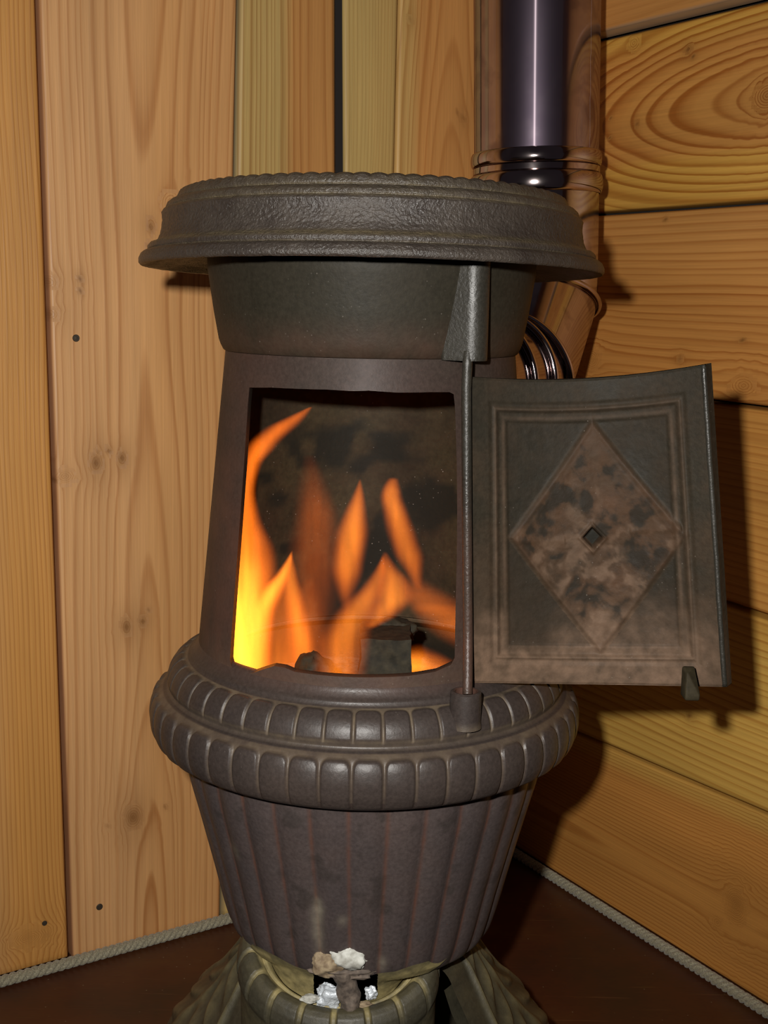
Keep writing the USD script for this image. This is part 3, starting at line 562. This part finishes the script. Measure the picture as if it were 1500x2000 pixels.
# hinge lugs
d_h = math.radians(39)
hx = at_y(908, 1000, .738)[0]; hy = .738
HINGE = np.array([hx, hy])
lug_t, lug_b = at_y(925, 528, .735)[2], at_y(925, 705, .735)[2]
lugx = at_y(922, 620, .738)[0]
cap = []
lc = np.array([lugx, .7465])
for z, k in ((lug_t + .012, 1), (lug_b + .002, 1), (lug_b, .9)):
    for dx_, dy_, r in ((.0005, -.006, .0098), (-.0150, -.0062, .0030), (.0088, -.002, .0018), (.006, .02, .004)):
        cap.append(m3.Manifold.sphere(r * k, 28).translate([lc[0] + dx_, lc[1] + dy_, z]))
lugm = m3.Manifold.batch_hull(cap).trim_by_plane([0, 0, 1], lug_b)
part(ST, 'hinge_lug', lugm, 'lug_iron', 40, label='rounded upper hinge lug on the hood')
cup_t, cup_b = at_y(910, 1350, .712)[2], at_y(908, 1419, .712)[2]
cupx = at_y(909, 1380, .712)[0]
cpf = [(.0068, cup_t), (.0082, cup_t + .0004), (.0096, cup_t - .0006), (.0098, cup_t - .004), (.0099, cup_b + .004), (.0104, cup_b), (.0001, cup_b), (.0001, cup_b + .006), (.0066, cup_b + .006), (.0068, cup_t)]
CUP = (cupx, .712)
part(ST, 'hinge_cup', lathe(resample(cpf, .002), 48, CUP), 'collar_iron', 40, {'wear': lambda p: np.stack([.5 * sstep(cup_b + .006, cup_b, p[:, 2]), .9 * (np.hypot(p[:, 0] - CUP[0], p[:, 1] - CUP[1]) < .0075), 0 * p[:, 0]], 1)}, label='open tubular cup that carries the foot of the hinge rod')

# door: bowed plate seen from inside, frame mouldings, diamond and peephole
c00, c10, c01, c11 = at_y(916, 735, .736), at_y(1379, 711, .722), at_y(916, 1335, .732), at_y(1421, 1343, .716)
NU, NV = 230, 270
gu, gv = np.meshgrid(np.linspace(0, 1, NU), np.linspace(0, 1, NV), indexing='ij')
Pd = c00 * ((1 - gu) * (1 - gv))[..., None] + c10 * (gu * (1 - gv))[..., None] + c01 * ((1 - gu) * gv)[..., None] + c11 * (gu * gv)[..., None]
eh = (c10 - c00) / np.linalg.norm(c10 - c00); dn_ = np.cross(eh, ZV); dn_ = dn_ if dn_[1] < 0 else -dn_      # towards the viewer
bow = 4 * gu * (1 - gu)
Pd = Pd - (bow * .020)[..., None] * dn_ - ((bow * (.0062 * (1 - gv) + .0085 * gv * 0))[..., None] - (bow * gv * -.0062)[..., None]) * ZV
Wd, Hd = np.linalg.norm(c10 - c00), np.linalg.norm(c01 - c00)
el, er, et, eb = gu * Wd, (1 - gu) * Wd, gv * Hd, (1 - gv) * Hd
e = np.minimum(np.minimum(el * 1.0, er), np.minimum(et * .85, eb * .9))
def ridge(x, c, w): return np.exp(-((x - c) / w) ** 2)
h = -.0008 * sstep(.0115, .0135, e) - .0010 * sstep(.0165, .018, e) + .0012 * ridge(e, .0158, .0009) - .0010 * sstep(.0215, .0235, e)
du_, dv_ = np.abs(gu - .53) / .355, np.abs(gv - .512) / .375
dl = du_ + dv_
h = h + .0016 * (1 - sstep(.88, .97, dl)) * (e > .018) + .0020 * ridge(dl, .97, .050) * (e > .014)
h = h + .0012 * ridge((gu - .53) / .355 * 1.0, 0, .05) * (dl < .95) * (dv_ > .2) * 0
nz = fbm(np.stack([gu * 9, gv * 12, gu * 0 + 2], -1), 4, 5)
h = h + (.0016 * (nz - .5)) * (1 - sstep(.85, 1.0, dl)) + .0006 * (fbm(np.stack([gu * 22, gv * 26, gu * 0], -1), 3, 6) - .5) * (e > .018)
for a_, b_ in ((.30, .52), (.77, .49)):      # creases running in from the side corners
    h = h + .0008 * ridge(gv, b_, .012) * (np.abs(gu - a_) < .10)
hd = np.abs(gu - .515) / .040 + np.abs(gv - .512) / .034
ring_ = ridge(hd, 1.35, .22); h = h + .0012 * ring_ - .0055 * (1 - sstep(.85, 1.05, hd))
rimr = .0016
h = h - .0012 * (1 - sstep(0, rimr, np.minimum(np.minimum(el, er), np.minimum(et, eb))))
front = Pd + h[..., None] * dn_; lnm = np.cross(np.gradient(Pd, axis=0), np.gradient(Pd, axis=1)); lnm /= np.linalg.norm(lnm, axis=-1, keepdims=True); lnm = lnm * np.sign((lnm @ dn_).mean()); back = Pd - .0090 * lnm
dv = np.vstack([front.reshape(-1, 3), back.reshape(-1, 3)]); n = NU * NV
ff = grid_faces(NU, NV); fnorm = np.cross(front[1, 0] - front[0, 0], front[0, 1] - front[0, 0]) @ dn_
ff = ff if fnorm < 0 else ff
ring_idx = np.r_[np.arange(NU) * NV, (NU - 1) * NV + np.arange(1, NV), (np.arange(NU - 2, -1, -1)) * NV + NV - 1, np.arange(NV - 2, 0, -1)]
r2 = np.roll(ring_idx, -1); skirt = np.stack([ring_idx, r2, r2 + n, ring_idx + n], 1)
q0 = front.reshape(-1, 3)[ff[len(ff) // 2]]
outward = np.cross(q0[1] - q0[0], q0[2] - q0[0]) @ dn_ > 0
ff = ff if outward else ff[:, ::-1]; skirt = skirt[:, ::-1] if outward else skirt
df = np.vstack([ff, ff[:, ::-1] + n, skirt])
dmask = 1 - sstep(.85, 1.08, dl)
_a, _b = gu * 15 + 1.3 * fbm(np.stack([gu * 6, gv * 7, gu * 0 + 5], -1), 3, 41), gv * 18 + 1.3 * fbm(np.stack([gu * 6, gv * 7, gu * 0 + 9], -1), 3, 42)
n5 = .55 * fbm(np.stack([.8 * _a - .6 * _b, .6 * _a + .8 * _b, _a * 0 + 8], -1), 5, 11) + .45 * fbm(np.stack([.5 * _a + .87 * _b, .87 * _a - .5 * _b, _a * 0 + .37 * _b], -1) * 1.7, 4, 13); n6 = fbm(np.stack([gu * 7, gv * 9, gu * 0 + 1], -1), 4, 12)
ash = np.clip(1.15 * sstep(.66, .93, gv + .22 * (n6 - .5)) * (1 - .55 * sstep(.80, 1, gu)) * (.35 + 1.0 * n5) * (1 - .7 * sstep(.40, .26, gu) * sstep(.018, .024, e) * sstep(.95, 1.1, dl)) + .62 * dmask * sstep(.50, .64, n5) * sstep(.1, .7, gv), 0, .85)
ash = np.maximum(ash, .28 * ridge(gv, .985, .03) + .25 * ridge(el, .006, .006) * sstep(.45, .9, gv))
ash = np.maximum(ash, .30 * (ridge(e, .0158, .0012) + ridge(e, .0205, .0010)) * (.5 + n5))
rust = np.clip(.75 * dmask * (.5 + n6) + .35 * ridge(dl, .97, .05) + .2 * sstep(.3, .9, gv), 0, .9)
pock = np.clip(.80 * dmask * sstep(.50, .64, 1 - n5) + .45 * (dl > 1.06) * (e > .0225) * (1 - .4 * ash), 0, 1)
pock = np.maximum(pock, 1 - sstep(.7, 1.0, hd)); pock = np.maximum(pock, .35 * sstep(.45, .05, gv) * (1 - dmask))
dw = np.stack([ash, rust, pock], -1).reshape(-1, 3)
DO = part(ST, 'door', (dv, df), 'door_iron', True, {'wear': np.vstack([dw, dw * 0])}, label='open fire door seen from its sooty inner side')
rod = np.array([[hx, hy - .004, lug_b + .006], at_y(911, 760, hy - .006), at_y(912, 1000, hy - .009), at_y(914, 1250, hy - .012), at_y(913, 1356, .713)])
rod[0, 0] = at_y(912, 715, hy)[0]
part(DO, 'hinge_rod', tube(resample(rod, .01), .0031, 20), 'lug_iron', True, {'wear': lambda p: np.stack([0 * p[:, 0], .5 * sstep(.56, .46, p[:, 2]), 0 * p[:, 0]], 1)})
ep = front[-3, np.r_[1:NV - 1:6, NV - 2]] - .0012 * dn_; part(DO, 'edge_bead', tube(ep + .0004 * (np.stack([noise(ep * 300 + k_) for k_ in range(3)], -1) - .5), .0018, 10), 'lug_iron', True)
lt = at_y(1346, 1335, .712)
part(DO, 'latch', m3.Manifold.batch_hull([m3.Manifold.sphere(.0014, 12).translate([float(lt[0]) + a_, float(lt[1]) + b_, float(lt[2]) + c_]) for a_, b_, c_ in ((-.003, .002, .009), (.002, .002, .009), (-.002, -.003, .007), (.0045, .002, -.007), (-.003, .002, -.007), (-.0025, -.006, -.005), (.004, -.006, -.005), (.004, -.006, -.0075), (-.0025, -.006, -.0075))]), 'soot_iron', 40, label='small dark latch tongue at the lower corner of the door')

# ---------------------------------------------------------------- stove pipe
PA = at_y(1047, 330, 1.163); PT = at_y(1049, 0, 1.163); PR = .0578
pdir = (PT - PA) / np.linalg.norm(PT - PA)
SPP = thing('stove_pipe', (PA[0], PA[1], .58), label='shiny chromed stove pipe with beaded joint rising behind the stove', cat='stove pipe')
def pipe_at(z): return PA + pdir * (z - PA[2]) / pdir[2]
def lathe_on(prof, p0, d, n=128):
    v, f = lathe(prof, n); x = np.cross(d, [0, 1.0, 0]); x /= np.linalg.norm(x); y = np.cross(d, x)
    return v[:, :1] * x + v[:, 1:2] * y + v[:, 2:] * d + p0, f
def zat(y): return at_y(1047, y, 1.163 - PR)[2] - PA[2]
b1t, b1b, b2t, b2b = zat(284), zat(314), zat(330), zat(371)
L1 = (1.40 - PA[2]) / pdir[2]
part(SPP, 'upper_pipe', lathe_on([(PR - .002, L1), (PR, L1), (PR, b1t)], PA, pdir), 'chrome', 30)
bead = lambda t, b, o: [(PR + o * math.sin(math.pi * k / 16) ** .6, t + (b - t) * (1 - math.cos(math.pi * k / 16)) / 2) for k in range(17)]
part(SPP, 'joint_band', lathe_on([(PR - .001, b1t + .002)] + bead(b1t, b1b, .0030) + [(PR + .0012, b1b - .001), (PR + .0012, b2t + .001)] + bead(b2t, b2b, .0042) + [(PR, b2b - .001)], PA, pdir), 'chrome_smooth', 25)
zk = .655; k_ = .072
J1 = pipe_at(zk); part(SPP, 'lower_pipe', lathe_on([(PR + .0006, b2b), (PR + .0006, zk - PA[2])], PA, pdir), 'chrome_smooth', 30)
hd2 = np.array([AX[0] - J1[0], AX[1] - J1[1], 0]); hl = np.linalg.norm(hd2); hd2 /= hl
J2 = J1 + hd2 * k_ - ZV * k_; J3 = np.array([AX[0], AX[1], 0]) - hd2 * .103 + ZV * J2[2]
def mitre_tube(p0, n0, p1, n1, r, n=96):
    d = (p1 - p0) / np.linalg.norm(p1 - p0); x = np.cross(d, [0.31, .2, .9]); x /= np.linalg.norm(x); y = np.cross(d, x); t = np.arange(n) * 2 * np.pi / n
    o = r * (np.cos(t)[:, None] * x + np.sin(t)[:, None] * y)
    e0 = p0 + o - np.outer((o @ n0) / (d @ n0), d); e1 = p1 + o - np.outer((o @ n1) / (d @ n1), d)
    return np.vstack([e0, e1]), grid_faces(2, n, True)
def unit(v): return v / np.linalg.norm(v)
dA, dB, dC = -pdir, unit(J2 - J1), unit(J3 - J2); m1, m2 = unit(dA + dB), unit(dB + dC)
part(SPP, 'elbow', join(mitre_tube(J1, m1, J2, m2, PR + .0004), mitre_tube(J2, m2, J2 + dC * .012, dC, PR + .0004)), 'chrome_smooth', 30)
part(SPP, 'flue_stub', mitre_tube(J2 + dC * .010, dC, J3, dC, PR - .001), 'chrome_smooth', 30)
fcv, fcf = lathe_on([(PR + .004, .032), (PR + .004, -.002), (PR + .0004, -.002), (PR + .0004, .032), (PR + .004, .032)], np.array([AX[0], AX[1], J2[2]]) - hd2 * .1145, hd2, 96)
fct = trimesh.Trimesh(fcv, np.vstack([fcf[:, [0, 1, 2]], fcf[:, [0, 2, 3]]]), process=True); fct.merge_vertices(); fct.update_faces(fct.nondegenerate_faces())
if fct.volume < 0: fct.invert()
part(ST, 'flue_collar', mani(fct.vertices, fct.faces) - m3.Manifold.cylinder(.3, .0985, .0985, 128).translate([AX[0], AX[1], .45]), 'neck_iron', 30)
def ring_on(p, nrm, d, r, rb):
    x = np.cross(nrm, [0.31, .2, .9]); x /= np.linalg.norm(x); y = np.cross(nrm, x); t = np.linspace(0, 2 * np.pi, 97)
    o = r * (np.cos(t)[:, None] * x + np.sin(t)[:, None] * y); o = o - np.outer((o @ nrm), nrm)
    sc = r / np.linalg.norm(o - np.outer(o @ d, d), axis=1); q = p + o * sc[:, None]
    return tube(q, rb, 12, cap=False)
for p_, n_, d_ in ((J1, m1, dA), (J2, m2, dB), (J2 + dC * .050, dC, dC), (J2 + dC * .105, dC, dC)):
    part(SPP, 'elbow_ring', ring_on(p_, n_, d_, PR + .0015, .0034), 'chrome_smooth', True)

# ---------------------------------------------------------------- in the firebox and at the ash slot
bl_c = at_y(752, 1286, .795)
def jitter(v, seed, a): return v + a * (np.stack([noise(v * 140 + k * 9.1, seed + k) for k in range(3)], -1) - .5)
bx = trimesh.creation.box((.0345, .045, .050)).subdivide().subdivide().subdivide(); vv = bx.vertices + bl_c - [0, -.015, .0095]
part('/World', 'charred_log', (jitter(vv, 3, .004), bx.faces), 'char', 35, label='square-ended charred log standing right of centre in the fire', cat='log')
lv2, lf2 = lump(at_y(612, 1300, .785) - [0, 0, .010], (.013, .018, .018), 5, .3); part('/World', 'charcoal_lump', (lv2, lf2), 'char', 35, label='small black charcoal lump left of the square log', cat='charcoal')
lv2, lf2 = lump(at_y(765, 1225, .83) - [0, 0, .004], (.018, .012, .010), 6, .35); part('/World', 'charred_log', (lv2, lf2), 'char', 35, label='dark log end lying behind and above the square log', cat='log')
t_, r_ = np.meshgrid(np.linspace(0, 2 * np.pi, 97)[:-1], np.linspace(.0005, .1195, 26)); P3 = np.stack([AX[0] + r_ * np.sin(t_), AX[1] - r_ * np.cos(t_), .372 + 0 * r_], -1)
P3[..., 2] += .016 * (fbm(P3 * 60, 4, 2) - .5) - .02 * sstep(.09, .12, r_)
part('/World', 'ash_bed', (P3.reshape(-1, 3), grid_faces(26, 96, True)), 'ember_ash', True, kind='stuff', label='bed of dark ash and embers under the flames', cat='ash')

def heap(name, label, cat, x, y, Y, size, m, seed, rough=.35):
    v, f = lump(at_y(x, y, Y), size, seed, rough); return part('/World', name, (v, f), m, 40, label=label, cat=cat)
heap('ash_lump', 'chalk-white ash lump stuck to the foot of the bowl above the slot', 'ash', 684, 1868, .7305, (.0125, .0060, .0095), 'white_ash', 21)
heap('ash_lump', 'tan crusty ash lump left of the white one above the slot', 'ash', 648, 1878, .7330, (.0125, .0065, .0100), 'tan_ash', 22)
heap('ash_lump', 'low brown ash crust over the top edge of the ash slot', 'ash', 672, 1897, .7335, (.0200, .0050, .0045), 'brown_char', 23, .4)
v, f = tube(spline([at_y(668, 1890, .7350), at_y(676, 1918, .7370), at_y(686, 1968, .7370)], 14), np.linspace(.0078, .0066, 14), 14)
part('/World', 'charred_stick', (jitter(v, 8, .004), f), 'brown_char', 40, label='stubby grey-brown charred stick standing in the ash slot', cat='stick')
heap('foil_scrap', 'crumpled pale foil scrap left of the stick in the ash slot', 'foil', 643, 1946, .7420, (.0088, .0060, .0090), 'foil', 31, .55)
heap('foil_scrap', 'small bright foil flake at the right end of the ash slot', 'foil', 726, 1938, .7430, (.0040, .0030, .0045), 'foil', 32, .6)
heap('ash_lump', 'orange-brown ash crumb on the lip right of the stick', 'ash', 713, 1964, .7390, (.0062, .0040, .0020), 'tan_ash', 24)
heap('foil_scrap', 'tiny silver speck at the upper left inside the ash slot', 'foil', 636, 1926, .7440, (.0020, .0020, .0026), 'foil', 33, .5)
heap('ash_lump', 'pinkish white ash crumb on the lip left of the slot', 'ash', 606, 1950, .7385, (.0060, .0040, .0022), 'white_ash', 25)

# ---------------------------------------------------------------- flames: glowing gas, brightest along each tongue's core
def flame(label, pts, Y, wy, strength, seed, along='z', hue=(1.0, .285, .020), wide=1.62):
    """pts: (x, y, half width in pixels, brightness), from the root to the tip, monotone in height (along z) or to the right (along x)."""
    P = np.array(pts, float); W = np.array([at_y(x, y, Y) for x, y, _, _ in pts])
    m = 0 if along == 'x' else 2; o = 2 - m
    hw = P[:, 2] * Y / F * wide
    from scipy.interpolate import PchipInterpolator
    t = W[:, m]; order = np.argsort(t); t = t[order]; tt = np.linspace(t[0], t[-1], 200)
    cx, ww, br = (PchipInterpolator(t, a[order])(tt) for a in (W[:, o], hw, P[:, 3]))
    c0, c1, wm = cx.min() - 1e-4, cx.max() + 1e-4, ww.max(); bm = max(br.max(), 1e-6)
    ramp = [(i / 199, ((cx[i] - c0) / (c1 - c0), ww[i] / wm, br[i] / bm)) for i in range(200)]
    name = f'flame_gas_{seed:03d}'
    mat(name, {
        'g': ('geometry', {}), 's': ('separate_xyz', {}), 't': ('map_range', {'from_min': float(tt[0]), 'from_max': float(tt[-1]), 'clamp': True}), 'r': ('rgb_ramp', {'ramp': ramp}), 'rs': ('separate_xyz', {}),
        'c': ('map_range', {'from_min': 0, 'from_max': 1, 'to_min': float(c0), 'to_max': float(c1)}), 'w': ('math', {'math_type': 'multiply', 'value2': float(wm)}),
        'd': ('math', {'math_type': 'subtract'}), 'q': ('math', {'math_type': 'divide'}), 'q2': ('math', {'math_type': 'multiply'}),
        'y': ('math', {'math_type': 'subtract', 'value2': float(Y)}), 'yq': ('math', {'math_type': 'divide', 'value2': float(wy)}), 'y2': ('math', {'math_type': 'multiply'}),
        'a': ('math', {'math_type': 'add'}), 'i': ('math', {'math_type': 'subtract', 'value1': 1.0, 'use_clamp': True}), 'p': ('math', {'math_type': 'power', 'value2': 2.2}),
        'b': ('math', {'math_type': 'multiply'}), 'k': ('math', {'math_type': 'multiply', 'value2': float(strength * bm)}), 'hr': ('rgb_ramp', {'ramp': [(0, (1, .15, .010)), (.25, (1, .20, .014)), (.55, (1, .265, .020)), (.8, (1, .31, .024)), (1, (1, .35, .028))]}), 'fm': ('mapping', {'scale': (150, 150, 26) if m == 2 else (26, 150, 150)}), 'fn': ('noise_texture', {'scale': 1.0, 'detail': 1}), 'fq': ('map_range', {'from_min': .3, 'from_max': .7, 'to_min': .72, 'to_max': 1.28}), 'k2': ('math', {'math_type': 'multiply'}), 'hb': ('math', {'math_type': 'multiply', 'value2': float(min(1.0, bm / 1.5)), 'use_clamp': True}),
        'e': ('emission', {})},
        [('g.position', 's.vector'), (f's.{"xyz"[m]}', 't.value'), ('t.result', 'r.fac'), ('r.color', 'rs.vector'), ('rs.x', 'c.value'), ('rs.y', 'w.value1'),
         (f's.{"xyz"[o]}', 'd.value1'), ('c.result', 'd.value2'), ('d.value', 'q.value1'), ('w.value', 'q.value2'), ('q.value', 'q2.value1'), ('q.value', 'q2.value2'),
         ('s.y', 'y.value1'), ('y.value', 'yq.value1'), ('yq.value', 'y2.value1'), ('yq.value', 'y2.value2'), ('q2.value', 'a.value1'), ('y2.value', 'a.value2'), ('a.value', 'i.value2'),
         ('i.value', 'p.value1'), ('p.value', 'b.value1'), ('rs.z', 'b.value2'), ('b.value', 'k.value1'), ('g.position', 'fm.vector'), ('fm.vector', 'fn.vector'), ('fn.fac', 'fq.value'), ('k.value', 'k2.value1'), ('fq.result', 'k2.value2'), ('k2.value', 'e.strength'), ('b.value', 'hb.value1'), ('hb.value', 'hr.fac'), ('hr.color', 'e.color')], surface=None, volume='e.emission')
    n = 40; ii = np.linspace(0, 199, n).astype(int); ang = np.arange(20) * 2 * np.pi / 20; V = np.zeros((n, 20, 3))
    V[..., m] = tt[ii][:, None]; V[..., o] = cx[ii][:, None] + np.maximum(ww[ii], 2e-4)[:, None] * np.cos(ang); V[..., 1] = Y + wy * np.sin(ang)
    v = V.reshape(-1, 3); f = grid_faces(n, 20, True); tri = np.vstack([f[:, [0, 1, 2]], f[:, [0, 2, 3]]])
    j = np.arange(20); k = (j + 1) % 20; N = len(v); v = np.vstack([v, V[0].mean(0), V[-1].mean(0)])
    tri = np.vstack([tri, np.stack([np.full(20, N), k, j], 1), np.stack([np.full(20, N + 1), (n - 1) * 20 + j, (n - 1) * 20 + k], 1)])
    tm = trimesh.Trimesh(v, tri, process=False)
    if tm.volume < 0: tri = tri[:, ::-1]
    part('/World', 'flame', (v, tri), name, True, label=label, cat='flame', group='flames in the firebox')

FS = 112.0
flame('tallest flame, climbing the left jamb and curling right at its tip', [(468, 1330, 45, 2.2), (470, 1290, 44, 2.7), (473, 1200, 46, 2.5), (478, 1130, 46, 1.7), (486, 1070, 36, 1.0), (482, 1010, 20, .9), (482, 960, 13, .9), (490, 910, 15, .85), (512, 870, 22, .75), (545, 838, 22, .6), (580, 814, 14, .4), (606, 796, 3, .2)], .790, .012, FS, 1)
flame('second flame, a bright arm right of the tallest leaning up to a sharp point', [(500, 1335, 24, .8), (506, 1260, 22, .9), (514, 1200, 20, 1.2), (532, 1155, 18, 1.6), (553, 1120, 11, 1.3), (569, 1080, 2, .5)], .800, .012, FS * .75, 2)
flame('third flame, the right arm falling from the sharp point down to the coals', [(604, 1335, 20, .55), (594, 1280, 22, .65), (584, 1225, 19, .8), (574, 1170, 16, .85), (568, 1120, 10, .7), (569, 1086, 2, .4)], .802, .011, FS * .75, 12)
flame('broad low orange flame under the sharp pointed arms', [(540, 1335, 52, .85), (545, 1265, 48, .55), (548, 1200, 34, .42), (556, 1145, 14, .3), (562, 1110, 4, .1)], .806, .011, FS * .75, 13)
flame('faint dim flame at the back, between the sharp pointed arms and the log', [(600, 1260, 34, .10), (612, 1180, 40, .13), (615, 1080, 40, .22), (618, 1010, 34, .24), (612, 950, 24, .12), (604, 890, 10, .02)], .860, .014, FS * .6, 3)
flame('slim orange flame standing alone behind the middle of the fire', [(674, 1185, 8, .04), (676, 1150, 17, .35), (678, 1110, 24, .75), (686, 1050, 25, .9), (694, 1000, 17, .75), (700, 965, 9, .45), (703, 938, 2, .1)], .850, .012, FS * .8, 4)
flame('leaning orange flame standing alone at the upper right of the fire', [(818, 1150, 6, .05), (808, 1115, 15, .4), (797, 1080, 22, .65), (785, 1045, 22, .7), (772, 1000, 19, .8), (764, 965, 16, .75), (768, 935, 8, .25)], .855, .012, FS * .75, 5)
flame('front flame rising slantwise across the left face of the square log', [(662, 1335, 40, .75), (668, 1270, 40, .75), (682, 1220, 34, .8), (706, 1180, 28, .75), (730, 1145, 18, .6), (744, 1110, 9, .5), (748, 1088, 3, .2)], .766, .010, FS * .8, 6)
flame('rounded orange flame curling over the top of the square log', [(722, 1225, 8, .4), (748, 1198, 26, .7), (768, 1168, 30, .95), (768, 1135, 24, .8), (757, 1105, 14, .45), (752, 1080, 4, .1)], .800, .010, FS * .8, 7)
flame('dim orange flame low against the right jamb', [(790, 1150, 20, .1), (830, 1180, 36, .38), (870, 1205, 38, .45), (915, 1228, 34, .4)], .850, .012, FS * .7, 8, along='x')
flame('short bright flame at the foot of the right side of the log', [(796, 1300, 26, 1.3), (818, 1300, 30, 1.2), (845, 1306, 28, .7), (880, 1310, 18, .35), (905, 1312, 6, .1)], .815, .012, FS * .8, 9, along='x')
flame('small wedge of flame lying on top of the square log', [(704, 1240, 10, .4), (722, 1236, 14, .9), (745, 1240, 9, .7), (772, 1243, 3, .3)], .822, .008, FS * .7, 10, along='x')
flame('low haze of flame behind the small charcoal lump', [(590, 1330, 40, .42), (590, 1270, 44, .45), (592, 1220, 38, .36), (600, 1170, 26, .22), (606, 1130, 8, .05)], .815, .012, FS * .6, 11)
